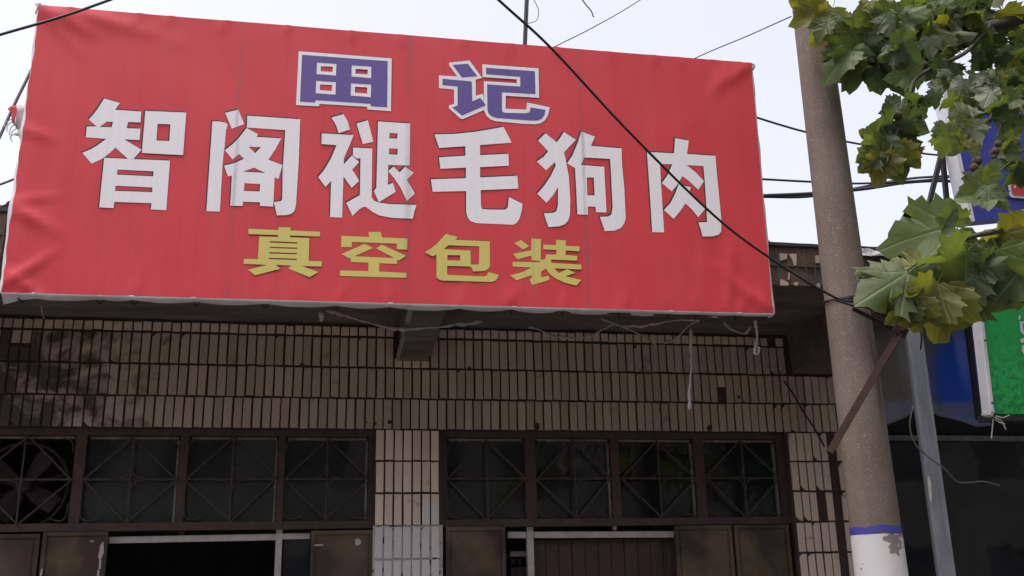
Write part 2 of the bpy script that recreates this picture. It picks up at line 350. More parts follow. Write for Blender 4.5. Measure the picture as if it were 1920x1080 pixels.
def mat_grass_print():
    mt, n, b = newmat('green_grass_print'); v = coords(n, (1,1,.8)); sx = N(n, 'ShaderNodeSeparateXYZ'); g = N(n, 'ShaderNodeNewGeometry'); n.links.new(g.outputs['Position'], sx.inputs[0])
    mr = N(n, 'ShaderNodeMapRange'); mr.inputs[1].default_value = 2.35; mr.inputs[2].default_value = 2.85; mr.inputs[3].default_value = 1; mr.inputs[4].default_value = .25
    n.links.new(sx.outputs[2], mr.inputs[0])
    t = ramp(n, tex(n, v, 34, 5, .65, .8), .42, .62); c = mix(n, math_(n, 'MULTIPLY', t, mr.outputs[0]), (.014,.42,.08), (.004,.095,.026))
    t2 = ramp(n, tex(n, v, 50, 4, .6, .5), .58, .7); c = mix(n, math_(n, 'MULTIPLY', t2, math_(n, 'MULTIPLY', mr.outputs[0], .6)), c, (.1,.45,.14))
    n.links.new(c, b.inputs['Base Color']); b.inputs['Roughness'].default_value = .4; return mt
M['grass_print'] = mat_grass_print()
def mat_blue_tarp():
    """old advertising cloth: a blue disc printed on a brown ground, washed out at the foot"""
    mt, n, b = newmat('blue_brown_print'); v = coords(n)
    c0 = P(1800, 700, 5.35); mp = N(n, 'ShaderNodeVectorMath', operation='SUBTRACT'); n.links.new(v, mp.inputs[0]); mp.inputs[1].default_value = (c0.x+.12, c0.y, c0.z-.03)
    sc = N(n, 'ShaderNodeVectorMath', operation='MULTIPLY'); n.links.new(mp.outputs[0], sc.inputs[0]); sc.inputs[1].default_value = (1.1, 0, .95)
    ln = N(n, 'ShaderNodeVectorMath', operation='LENGTH'); n.links.new(sc.outputs[0], ln.inputs[0])
    d = math_(n, 'ADD', ln.outputs['Value'], math_(n, 'MULTIPLY', math_(n, 'SUBTRACT', tex(n, v, 3, 3), .5), .08))
    c = mix(n, ramp(n, d, .25, .37), (.012,.068,.50), (.125,.10,.085))
    sz = N(n, 'ShaderNodeSeparateXYZ'); n.links.new(v, sz.inputs[0]); zf = P(1790,752,5.35).z; wz = math_(n, 'ADD', sz.outputs[2], math_(n, 'MULTIPLY', math_(n, 'SUBTRACT', tex(n, v, 5, 3), .5), .05))
    mrz = N(n, 'ShaderNodeMapRange'); mrz.inputs[1].default_value = zf-.02; mrz.inputs[2].default_value = zf+.02; mrz.inputs[3].default_value = .75; mrz.inputs[4].default_value = 0; n.links.new(wz, mrz.inputs[0])
    c = mix(n, mrz.outputs[0], c, (.15,.165,.23))
    n.links.new(c, b.inputs['Base Color']); b.inputs['Roughness'].default_value = .4; bump(n, b, tex(n, v, 3, 3), .15, .02); return mt
M['tarp'] = mat_blue_tarp()
M['bluesign'] = plain('blue_sign_vinyl', (.03,.045,.30), (.045,.055,.33), 3, .4, .05)
M['foil'] = plain('crumpled_flashing', (.62,.62,.64), (.3,.29,.29), 14, .4, .5, bd=.02)
M['cloth'] = plain('torn_cloth_white', (.55,.52,.5), (.42,.39,.37), 14, .8, .3)

# ================================================================== THE SETTING
def sheet(name, x0, x1, y0, y1, z, mat):
    b = MB(); b.add([(x0,y0,z),(x1,y0,z),(x1,y1,z),(x0,y1,z)], [(0,1,2,3)]); return tag(b.build(name, mat), None, None, kind='structure')
sheet('ground', -400, 400, -400, 400, -.16, M['asphalt'])
pv = MB(); pv.box(-30, 30, -.8, 12, -.155, -.0); tag(pv.build('pavement', M['paving']), None, None, kind='structure')

# ================================================================== THE SHOP
WY = 6.2                                      # face of the tiled wall
SOF = 3.168                                   # underside of the canopy
FY = 5.03                                     # front of the canopy
shop = thing('shop_building', (.6, 8, 0), 'single-storey tiled shop with concrete canopy, behind the big red sign', 'building')
def part(mb, name, mat, parent=shop, label=None, smooth=False):
    o = mb.build(name, mat, parent, smooth)
    if label: o['label'] = label
    return o
PL0, PL1 = .36, .775                          # middle pier
PR0, PR1 = 3.045, 3.46                        # right pier
LL0, LL1 = -2.32, -1.905                      # left pier (beyond the frame)
JB = WY + .011                                # mortar face behind the tile faces
w = MB()
w.box(LL0, PR1, JB, WY+.24, 2.515, SOF)       # lintel
w.box(LL0, LL1, JB, WY+.24, 0, 2.515)
wall = part(w, 'wall', M['mortar'])
w = MB(); w.box(PL0, PL1, JB, WY+.24, 0, 2.514); pier = part(w, 'pier', M['pier_mortar'])
w = MB(); w.box(PR0, PR1, JB, WY+.24, 0, 2.514); pier_r = part(w, 'pier', M['mortar'])

# tiles: 45 x 180 mm, chamfered, a few meshes shared by all
def tile_mesh(wd, h, seed, chip=0, mk='tile'):
    r = random.Random(seed); d = .012; c = .0025; j = lambda a: r.uniform(-a, a)
    x, z = wd/2, h/2
    ring0 = [(-x+j(.0012), 0, -z+j(.0015)), (x+j(.0012), 0, -z+j(.0015)), (x+j(.0012), 0, z+j(.0015)), (-x+j(.0012), 0, z+j(.0015))]
    if chip:                                   # corner knocked off
        k = r.randrange(4); a = r.uniform(.008, .028); bb = r.uniform(.008, .03)
        p = ring0[k]; sxx = -1 if p[0] > 0 else 1; szz = -1 if p[2] > 0 else 1
        q = [(p[0], 0, p[2]+szz*bb), (p[0]+sxx*a*.5, 0, p[2]+szz*bb*.45), (p[0]+sxx*a, 0, p[2])]
        if k in (1, 3): q = q[::-1]
        if k in (0, 2): pass
        ring0 = ring0[:k] + q + ring0[k+1:]
    n = len(ring0); cx = sum(p[0] for p in ring0)/n; cz = sum(p[2] for p in ring0)/n
    inner = [(p[0] + (c if p[0] < cx else -c), -d, p[2] + (c if p[2] < cz else -c)) for p in ring0]
    mid = [(p[0], -d+c*.8, p[2]) for p in ring0]
    b = MB(); b.add(ring0 + mid + inner, [tuple(range(2*n, 3*n))] + [(i, (i+1)%n, n+(i+1)%n, n+i) for i in range(n)] + [(n+i, n+(i+1)%n, 2*n+(i+1)%n, 2*n+i) for i in range(n)])
    me = b.mesh('tile'); me.materials.append(M[mk]); return me
TW, TP = .0458, .0558
whole = [tile_mesh(TW, .179, k) for k in range(5)]
chipped = [tile_mesh(TW, .180, 50+k, 1) for k in range(6)]
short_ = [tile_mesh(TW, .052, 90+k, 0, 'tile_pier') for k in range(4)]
half_ = [tile_mesh(TW, .075, 120+k) for k in range(3)]
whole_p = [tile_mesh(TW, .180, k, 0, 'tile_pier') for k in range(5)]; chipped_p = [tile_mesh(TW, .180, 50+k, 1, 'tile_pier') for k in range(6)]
ntile = [0]; restt = {}
def put_tile(me, x, z, host, sc=1.0):
    rz = rnd.gauss(0, .004); dy = rnd.gauss(0, .0008); tx = rnd.gauss(0, .01); tz = rnd.gauss(0, .012)
    loc = Vector((x + rnd.gauss(0, .0009), JB + .0005 + dy, z + rnd.gauss(0, .0012)))
    mt = Matrix.Translation(loc) @ Matrix.Rotation(rz, 4, 'Y') @ Matrix.Rotation(tx, 4, 'X') @ Matrix.Rotation(tz, 4, 'Z')
    if ntile[0] < 300 and host[1]:
        o = link('tile', me, host[0]); o.matrix_basis = mt; ntile[0] += 1
    else:
        b = restt.setdefault(host[0], MB()); b.add([mt @ v.co for v in me.vertices], [tuple(p.vertices) for p in me.polygons])
ROWS = [2.6065, 2.7985, 2.992]; SHORT = 3.124
c0 = P(780, 805, WY).x - 60*TP
beam_x = (.49, .69)
visible_l = -1.83
def band_tiles():
    k = -8
    order = []
    while True:
        x = c0 + k*TP
        k += 1
        if x < LL0 + .03: continue
        if x > PR1 - .03: break
        order.append((k, x))
    order.sort(key=lambda t: -t[1] if t[1] < visible_l else 0)
    for ri, z in enumerate(ROWS):
        for (k, x) in order:
            on = x > visible_l and x < 3.2
            dx = (-.006, .004, 0)[ri] + rnd.gauss(0, .0006)
            if ri == 2 and beam_x[0]-.035 < x < beam_x[1]+.03:
                if x < beam_x[1]: put_tile(short_[k % 4], x, z-.066, (wall, False))
                continue
            if ri == 2 and x > 3.12: continue
            if ri == 2 and k in (19, 20):      # cut by a joint, two halves
                put_tile(half_[k % 3], x+dx, z+.05, (wall, False)); put_tile(half_[(k+1) % 3], x+dx, z-.05, (wall, on)); continue
            if ri == 1 and abs(x-2.62) < .028: put_tile(half_[0], x+dx, z+.05, (wall, False)); continue
            p = .03 + (.4 if x < -1.2 and ri == 0 else 0) + (.15 if x > 2.9 else 0)
            if rnd.random() < p: me = chipped[rnd.randrange(6)]
            else: me = whole[rnd.randrange(5)]
            if ri == 0 and x < -1.72 and rnd.random() < .6: continue
            put_tile(me, x+dx, z, (wall, on))
    for (k, x) in order:
        if beam_x[0]-.03 < x < beam_x[1]+.03 or x > 3.12: continue
        if abs(x-3.02) < .03: continue
        put_tile(short_[k % 4], x+rnd.gauss(0,.0007), SHORT, (wall, False))
def pier_tiles(host, xa, n, zs, on, pc, gap=None):
    for ri, z in enumerate(zs):
        for i in range(n):
            x = xa + i*TP + (gap if gap and i >= 5 else 0)
            me = chipped_p[rnd.randrange(6)] if rnd.random() < pc else whole_p[rnd.randrange(5)]
            if pc > .3 and i in (3, 4) and rnd.random() < .35: continue
            put_tile(me, x + rnd.gauss(0,.0008), z, (host, on and z > 1.6))
PZ = [2.417 - .1925*i for i in range(13)]
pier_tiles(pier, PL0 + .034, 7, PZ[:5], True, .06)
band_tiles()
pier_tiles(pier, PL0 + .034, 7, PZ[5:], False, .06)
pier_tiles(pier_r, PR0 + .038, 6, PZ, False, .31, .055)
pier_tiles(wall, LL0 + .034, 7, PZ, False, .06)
for host, b in restt.items():
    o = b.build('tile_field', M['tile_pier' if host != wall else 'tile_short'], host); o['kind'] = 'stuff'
# nail holes and lumps of old mortar on the lintel
for (px_, py_, s_) in ((731,792,.012),(880,692,.014),(1006,800,.022),(1330,803,.02),(1190,650,.012),(566,685,.014),(704,795,.008),(687,792,.006),(1385,745,.012)):
    q = P(px_, py_, WY); bm = bmesh.new(); bmesh.ops.create_icosphere(bm, subdivisions=2, radius=s_)
    for v in bm.verts: v.co += noise.noise_vector(v.co*60 + Vector((px_,0,0)))*s_*.35; v.co.y *= .4
    me = bpy.data.meshes.new('mortar_lump'); bm.to_mesh(me); bm.free(); me.materials.append(M['mortar']); o = link('mortar_lump', me, wall); o.location = (q.x, WY-.002, q.z)

# canopy slab, fascia, cantilever beams, roof, room behind
def rough_box(x0, x1, y0, y1, z0, z1, nx, ny, nz, amp, sc=6):
    bm = bmesh.new()
    def grid(o, u, v, nu, nv):
        vs_ = [[bm.verts.new(Vector(o) + Vector(u)*i/nu + Vector(v)*j/nv) for j in range(nv+1)] for i in range(nu+1)]
        for i in range(nu):
            for j in range(nv): bm.faces.new((vs_[i][j], vs_[i+1][j], vs_[i+1][j+1], vs_[i][j+1]))
    dx, dy, dz = x1-x0, y1-y0, z1-z0
    grid((x0,y0,z0),(dx,0,0),(0,0,dz),nx,nz); grid((x1,y1,z0),(-dx,0,0),(0,0,dz),nx,nz)
    grid((x0,y1,z0),(dx,0,0),(0,-dy,0),nx,ny); grid((x0,y0,z1),(dx,0,0),(0,dy,0),nx,ny)
    grid((x0,y1,z0),(0,-dy,0),(0,0,dz),ny,nz); grid((x1,y0,z0),(0,dy,0),(0,0,dz),ny,nz)
    bmesh.ops.remove_doubles(bm, verts=bm.verts, dist=1e-4)
    for v in bm.verts: v.co += noise.noise_vector(v.co*sc)*amp
    return bm
def bm_obj(bm, name, mat, parent=None, smooth=False):
    me = bpy.data.meshes.new(name); bm.to_mesh(me); bm.free(); me.materials.append(mat)
    if smooth:
        for p in me.polygons: p.use_smooth = True
    return link(name, me, parent)
canopy = bm_obj(rough_box(-3.2, 3.46, FY, WY+.23, SOF+.004, 3.34, 130, 24, 4, .006, 5), 'canopy_slab', M['soffit'], shop)
fz0, fz1 = 3.146, 3.372
b = MB(); b.box(-3.2, 3.46, FY-.028, FY-.008, fz0, fz1); fascia = part(b, 'fascia', M['fascia'])
# coping lip along the fascia
cop = bm_obj(rough_box(-3.22, 3.46, FY-.04, FY+.3, fz1+.001, fz1+.02, 90, 4, 1, .006, 9), 'coping', M['roof'], shop)
# what is left of the fascia tiles
def frag(pts, Y, name='tile_fragment', th=.01, mat='tile', parent=None):
    w3 = [P(a, c, Y) for a, c in pts]; n = len(w3); b = MB()
    b.add([(p.x, Y-th, p.z) for p in w3] + [(p.x, Y, p.z) for p in w3], [tuple(range(n))] + [(i, (i+1)%n, n+(i+1)%n, n+i) for i in range(n)])
    return b.build(name, M[mat], parent)
FT = FY-.0285
for pts in ([(1460,476),(1475,477),(1474,486),(1462,490)], [(1477,477),(1492,477),(1492,498),(1488,499),(1484,487)], [(1528,480),(1535,480),(1536,494),(1529,494)],
            [(1461,530),(1464,524),(1477,531),(1477,536),(1462,536)], [(1486,534),(1490,530),(1496,530),(1494,537)], [(1531,532),(1536,532),(1536,541),(1531,540)], [(1477,512),(1480,513),(1479,526),(1476,524)]):
    frag(pts, FT, parent=fascia)
b = MB()
for k in range(-5, 120):                       # imprints of lost fascia tiles: ridges of old bedding mortar
    x = 2.45 - k*.0558 if k >= 0 else 2.45 - k*.0558
    if x > 3.44 or x < -3.15: continue
    for z0_, z1_ in ((3.16, 3.255), (3.262, 3.36)):
        if rnd.random() < .7: b.box(x-.004, x+.003+rnd.uniform(0,.004), FT-.006, FT, z0_, z1_)
for z_ in (3.2575,): b.box(-3.15, 3.44, FT-.0075, FT, z_-.003, z_+.003)
o = part(b, 'bedding_mortar', M['fascia'], fascia); o['kind'] = 'stuff'
def beam(x0, x1, zw, zf):
    bm = bmesh.new(); n = 14; rows = []
    for i in range(n+1):
        t = i/n; y = WY - .001 - t*(WY-FY-.06); z = zw + (zf-zw)*t
        rows.append([bm.verts.new((x0 + rnd.gauss(0,.004), y, SOF+.02)), bm.verts.new((x0 + rnd.gauss(0,.005), y, z + rnd.gauss(0,.004))), bm.verts.new((x1 + rnd.gauss(0,.005), y, z + rnd.gauss(0,.004))), bm.verts.new((x1, y, SOF+.02))])
    for i in range(n):
        for k in range(3): bm.faces.new((rows[i][k], rows[i][k+1], rows[i+1][k+1], rows[i+1][k]))
    bm.faces.new(rows[-1]); bm.faces.new(rows[0][::-1]); bmesh.ops.recalc_face_normals(bm, faces=bm.faces)
    bmesh.ops.subdivide_edges(bm, edges=bm.edges, cuts=2, use_grid_fill=True)
    for v in bm.verts: v.co += noise.noise_vector(v.co*16)*.004
    return bm_obj(bm, 'cantilever_beam', M['soffit'], shop)
mb_ = beam(.495, .685, 2.94, 3.07)
pe = MB(); pts_ = [(.487, WY-.012-t*(WY-FY-.08), 2.94+.13*t+.022+.006*math.sin(t*17)) for t in [i/12 for i in range(13)]]
pe.ribbon(pts_, [.045+.018*math.sin(i*2.1) for i in range(13)], (0,.1,1)); pe.ribbon([(x+.006, y, z-.026) for x, y, z in pts_], [.02+.012*math.sin(i*1.7) for i in range(13)], (1,0,0)); pe.build('peeled_plaster', M['plaster'], mb_)
beam(3.13, 3.42, 2.905, 3.06); beam(-2.2, -2.0, 2.94, 3.07)
b = MB(); b.box(-3.2, 3.46, FY+.31, 12, 3.345, 3.385); part(b, 'roof', M['roof'])
b = MB(); b.box(-3.2, -3.0, WY+.25, 12, 0, 3.34); b.box(3.26, 3.46, WY+.25, 12, 0, 3.34); b.box(-3, 3.26, 11.8, 12, 0, 3.34); b.box(-3, 3.26, WY+.25, 11.8, -.02, .02); part(b, 'room_wall', M['plaster'])
b = MB(); b.box(-3.2, LL0-.001, WY+.012, WY+.24, 0, SOF); part(b, 'side_wall', M['plaster'])

# ---- transom windows and door fronts
GY = 6.28
def X(px, py=900, Y=GY): return P(px, py, Y).x
ZB0, ZB1, ZT0, ZT1 = 1.928, 1.972, 2.462, 2.514
fan_slot = None
def transom(xs, jl, jr, label, no_pane=()):
    """xs: list of pane edges (left, right); frame mesh plus pane and grille sub-parts"""
    f = MB()
    f.box(jl, jr, GY-.03, GY+.03, ZT0+.012, ZT1-.001); f.box(jl, jr, GY-.035, GY+.035, ZB0, ZB1)
    edges = [jl] + [e for p in xs for e in p] + [jr]
    for i in range(0, len(edges), 2): f.box(edges[i]+.0005, edges[i+1]-.0005, GY-.026, GY+.026, ZB1, ZT0+.0118)
    fr = part(f, 'transom_window', M['rust'], shop, label)
    s = MB()
    for i, (a, c) in enumerate(xs):            # pale inner casement strips
        s.box(a+.012, c-.012, GY+.004, GY+.02, ZT0-.006, ZT0+.008)
        if i in (2, 3, 4) or (i == 1): s.box(c-.017, c-.005, GY-.004, GY+.02, ZB1+.003, ZT0-.014)
    s.build('casement_strip', M['strip'], fr)
    for i, (a, c) in enumerate(xs):
        if i not in no_pane:
            g = MB(); g.box(a+.002, c-.002, GY+.021, GY+.025, ZB1+.001, ZT0+.01); g.build('pane', M['pane'], fr)
        g = MB(); yy = GY-.04; mx, mz = (a+c)/2, (ZB1+ZT0)/2; u = (0,1,0); d = .0095
        g.bar((a-.004,yy,mz),(c+.004,yy,mz),.010,.01,u); g.bar((mx,yy-.0105,ZB1-.004),(mx,yy-.0105,ZT0+.01),.009,.01,u)
        for (p, q) in (((a,mz),(mx,ZT0)),((mx,ZT0),(c,mz)),((c,mz),(mx,ZB1)),((mx,ZB1),(a,mz))):
            g.bar((p[0]+rnd.gauss(0,.004),yy+.0105,p[1]+rnd.gauss(0,.005)),(q[0]+rnd.gauss(0,.004),yy+.0105,q[1]+rnd.gauss(0,.005)),d,.01,u)
        # wrought curls at the centre and at the lower corners
        for sx_ in (-1, 1):
            for sz_ in (-1, 1):
                if rnd.random() < .35: continue
                g.tube(smooth_pts([(mx+sx_*.075, yy-.013, mz+sz_*.006),(mx+sx_*.035, yy-.014, mz+sz_*.013),(mx+sx_*.012, yy-.015, mz+sz_*.04),(mx+sx_*.007, yy-.014, mz+sz_*.075)],3), .0035, 5)
            ex = a if sx_ < 0 else c
            if rnd.random() < .75: g.tube(smooth_pts([(ex-sx_*.002,yy-.006,ZB1+.09+rnd.uniform(-.03,.03)),(ex-sx_*.012,yy-.01,ZB1+.03),(ex-sx_*.05,yy-.012,ZB1+.012),(ex-sx_*(.085+rnd.uniform(0,.03)),yy-.015,ZB1+.03)],4), .0038, 5)
            if rnd.random() < .5: g.tube(smooth_pts([(ex-sx_*.002,yy-.006,ZT0-.09),(ex-sx_*.016,yy-.01,ZT0-.03),(ex-sx_*.06,yy-.012,ZT0-.01)],4), .0038, 5)
        g.build('grille', M['grille'], fr)
    return fr
lx = [(X(-50), X(137)), (X(158), X(334)), (X(350), X(520)), (X(533), X(690))]
rx = [(X(838), X(984)), (X(1004), X(1145)), (X(1161), X(1302)), (X(1320), X(1458))]
transom(lx, LL1+.001, PL0-.001, 'left barred transom window, fan in its first pane', no_pane=(0,))
transom(rx, PL1+.001, PR0-.001, 'right barred transom window, beside the utility pole')

def leaf_panel(x0, x1, ztop, Y, tilt=0, label=None):
    """sheet steel leaf with a folded rim"""
    b = MB(); z0 = .05; rim = .022
    b.box(x0+rim, x1-rim, Y+.006, Y+.016, z0+rim, ztop-rim)
    b.box(x0, x0+rim, Y-.006, Y+.022, z0, ztop-rim); b.box(x1-rim, x1, Y-.006, Y+.022, z0, ztop-rim); b.box(x0, x1, Y-.008, Y+.022, ztop-rim, ztop); b.box(x0+rim, x1-rim, Y-.006, Y+.022, z0, z0+rim)
    b.box(x0+rim+.012, x1-rim-.012, Y+.001, Y+.0058, z0+rim+.02, ztop-rim-.022)
    return part(b, 'door_leaf', M['leafpanel'], shop, label)
DY = 6.235
def XD(px, py=1040): return P(px, py, DY).x
for a, c, t in ((-60, 72, 1.915), (77, 200, 1.925), (582, 700, 1.915), (836, 948, 1.928), (1268, 1375, 1.922), (1380, 1483, 1.922)):
    lp = leaf_panel(XD(a), XD(c), t, DY)
    if a == 77:                                 # flaking white paint along both stiles
        for pts in ([(188,1022),(194,1015),(195,1035),(191,1045),(187,1052),(184,1044)], [(186,1050),(190,1050),(189,1066),(185,1068)], [(183,1068),(187,1070),(184,1095),(180,1095)], [(77,1068),(81,1064),(79,1076),(76,1086),(75,1080)], [(167,1014),(173,1013),(177,1015),(172,1017)]):
            frag(pts, DY-.0085, 'paint_flake', .001, 'whitewood', lp)
    if a == 582: frag([(665,1012),(672,1009),(677,1014),(676,1021),(667,1023)], DY-.001, 'paper_scrap', .001, 'whitewood', lp); frag([(588,1021),(605,1020),(607,1023),(590,1024)], DY-.001, 'paint_flake', .001, 'whitewood', lp)
# pale rails and posts of the inner doors
b = MB(); IY = 6.31
def XI(px, py=1040): return P(px, py, IY).x
def ZI(px, py): return P(px, py, IY).z
b.bar((XI(203), IY, ZI(203,1013)), (XI(516), IY, ZI(516,1007)), .036, .03, (0,1,0))
b.bar((XI(528), IY, ZI(530,1006)), (XI(580), IY, ZI(580,1005)), .034, .03, (0,1,0))
b.box(XI(516), XI(528), IY-.02, IY+.02, 0, ZB0-.001); part(b, 'door_frame', M['whitewood'], shop)
b = MB(); b.bar((XI(952), IY, ZI(952,1003)), (XI(986.5), IY, ZI(990,1003)), .038, .03, (0,1,0)); b.bar((XI(1001.5), IY, ZI(1000,1003)), (XI(1268), IY, ZI(1268,1002)), .038, .03, (0,1,0))
b.box(XI(988), XI(1000), IY-.02, IY+.02, 0, ZB0-.001); b.box(XI(1151), XI(1158), IY-.01, IY+.012, ZI(1150,994), ZB0-.001); part(b, 'door_frame', M['whitewood'], shop)
b = MB(); b.box(XI(530)+.004, XI(580), IY+.002, IY+.006, 0, ZI(530,1012)); part(b, 'pane', M['pane'], shop)
b = MB(); b.box(XI(334), XI(344), IY-.01, IY+.012, ZI(340,1004), ZB0-.001); part(b, 'hanger', M['rust'], shop)
# dark red board door in the right bay
x0, x1 = XI(1001), XI(1272); n = 11
for i in range(n):
    b = MB(); xa, xb = x0+(x1-x0)*i/n, x0+(x1-x0)*(i+1)/n; yy = IY+.05 + rnd.uniform(-.006,.006)
    b.box(xa+.002, xb-.002, yy, yy+.02, .02, ZI(1100,1011)); o = b.build('plank', M['board'], shop)
# dark ledge and shelf seen between the leaf and the post
sb = thing('wall_shelf', (XI(970), 6.6, 1.6), 'small pale shelf with dark tins in the narrow gap beside the brown leaf', 'shelf')
b = MB(); b.box(X(952,1050,6.55), X(990,1050,6.55), 6.45, 6.62, P(970,1040,6.5).z-.012, P(970,1034,6.5).z); b.build('board', M['whitewood'], sb)
b = MB()
for k in range(3): b.box(X(954+k*12,1050,6.55), X(963+k*12,1050,6.55), 6.48, 6.56, P(970,1060,6.5).z, P(970,1048,6.5).z)
b.build('drawer', M['darksteel'], sb)
b = MB(); b.box(X(952,1050,6.55), X(990,1050,6.55), 6.45, 6.62, P(970,1075,6.5).z-.02, P(970,1064,6.5).z); b.build('lower_board', M['grille'], sb)

# ---- exhaust fan standing in the first pane
fcx, fcz = P(46, 912, 6.36).x, P(46, 912, 6.36).z
fan = thing('exhaust_fan', (fcx, 6.36, fcz-.25), 'dusty four-bladed exhaust fan in the far left barred pane', 'fan')
b = MB(); pr = [(fcx+.245*math.cos(a), 6.33, fcz+.245*math.sin(a)) for a in [2*math.pi*k/40 for k in range(41)]]; b.tube(pr, .011, 6); b.build('ring', M['fan'], fan, True)
b = MB(); b.tube([(fcx,6.30,fcz),(fcx,6.315,fcz),(fcx,6.42,fcz)], [.03,.045,.045], 14); b.build('hub', M['fan'], fan)
for k in range(4):
    a0 = R(58 + 90*k); b = MB(); dv = Vector((math.cos(a0),0,math.sin(a0))); pn = Vector((-math.sin(a0),0,math.cos(a0))); o_ = Vector((fcx,6.34,fcz))
    vs_ = [o_+dv*r_+pn*s_*w_+Vector((0,s_*.022*tw,0)) for r_, w_, tw in ((.04,.03,1),(.1,.045,1.2),(.17,.055,1),(.215,.05,.8)) for s_ in (-1,1)]
    b.add(vs_, [(0,1,3,2),(2,3,5,4),(4,5,7,6)]); o = b.build('blade', M['fan'], fan)
    md = o.modifiers.new('solid', 'SOLIDIFY'); md.thickness = .002
for a0 in (20, 200): b = MB(); b.bar((fcx+.04*math.cos(R(a0)),6.40,fcz+.04*math.sin(R(a0))),(fcx+.3*math.cos(R(a0)),6.40,fcz+.3*math.sin(R(a0))),.02,.01); b.build('bracket', M['fan'], fan)

# ================================================================== THE SIGN
SY = 4.9
CTL, CTR, CBL, CBR = P(74,10,SY), P(1409,118,SY), P(2,548,SY), P(1450,588,SY)
sign = thing('shop_sign', ((CBL.x+CBR.x)/2, SY, CBL.z), 'huge red banner sign with white, blue and yellow characters over the shop', 'sign')
ties = [0.02,.11,.15,.225,.31,.40,.47,.56,.63,.70,.78,.85,.89,.95,.99]
tie_folds = [(t, 0, 90+((i*37) % 60)-30, .10+.05*((i*7) % 3), .012, .004) for i, t in enumerate(ties)] + [(t*.97+.02, 1, -90+((i*53) % 50)-25, .09, .012, .004) for i, t in enumerate(ties)]
def sign_pt(u, v):
    t = CTL.lerp(CTR, u); bb = CBL.lerp(CBR, u); p = bb.lerp(t, v)
    d = .0015*math.sin(u*31+v*5) * math.sin(v*9)
    def fold(cu, cv, ang, ln, wd, amp):          # crease running from a corner or an edge
        du, dv = (u-cu)*3.87, (v-cv)*1.53; a = R(ang); s_ = du*math.cos(a)+dv*math.sin(a); q = -du*math.sin(a)+dv*math.cos(a)
        if s_ < -.02 or s_ > ln: return 0
        return amp*math.exp(-(q/wd)**2)*math.sin(math.pi*min(1,max(0,(s_+.02)/(ln+.02)))**.7)
    for f in ((0,1,-28,.55,.03,.008),(0,1,-50,.4,.02,.006),(.02,1,-15,.7,.04,.006),(0,.02,40,.35,.018,.010),(0,.07,-35,.3,.016,.008),(0,.28,-30,.32,.025,.009),(0,.30,10,.25,.012,.006),(0,.55,-20,.2,.02,.005),
              (1,1,-140,.5,.03,.006),(.97,1,-125,.6,.03,.005),(1,0,140,.45,.025,.008),(1,.0,115,.5,.02,.006),(.93,0,80,.45,.022,.006),(.88,0,75,.35,.02,.005),(.36,0,115,.3,.03,.004),(.62,0,60,.3,.03,.004), *tie_folds): d += fold(*f)
    inn = min(1, max(0, min(u-.015, .985-u)*3.87/.25)) * min(1, max(0, min(v-.01, .97-v)*1.53/.12)); d *= 1.7; d = d*(1-inn) + min(d, .0010)*inn
    return Vector((p.x, p.y - min(d, .02), p.z))
NU, NV = 150, 60; b = MB()
for j in range(NV+1):
    for i in range(NU+1):
        p = sign_pt(i/NU, j/NV)
        if i == 0: p.x += .003*math.sin(j*.41)+.002*math.sin(j*1.3)
        b.v.append(tuple(p))
for j in range(NV):
    for i in range(NU): a = j*(NU+1)+i; b.f.append((a, a+1, a+NU+2, a+NU+1))
banner = b.build('banner', M['red'], sign, True)
banner['label'] = 'red printed vinyl cloth'

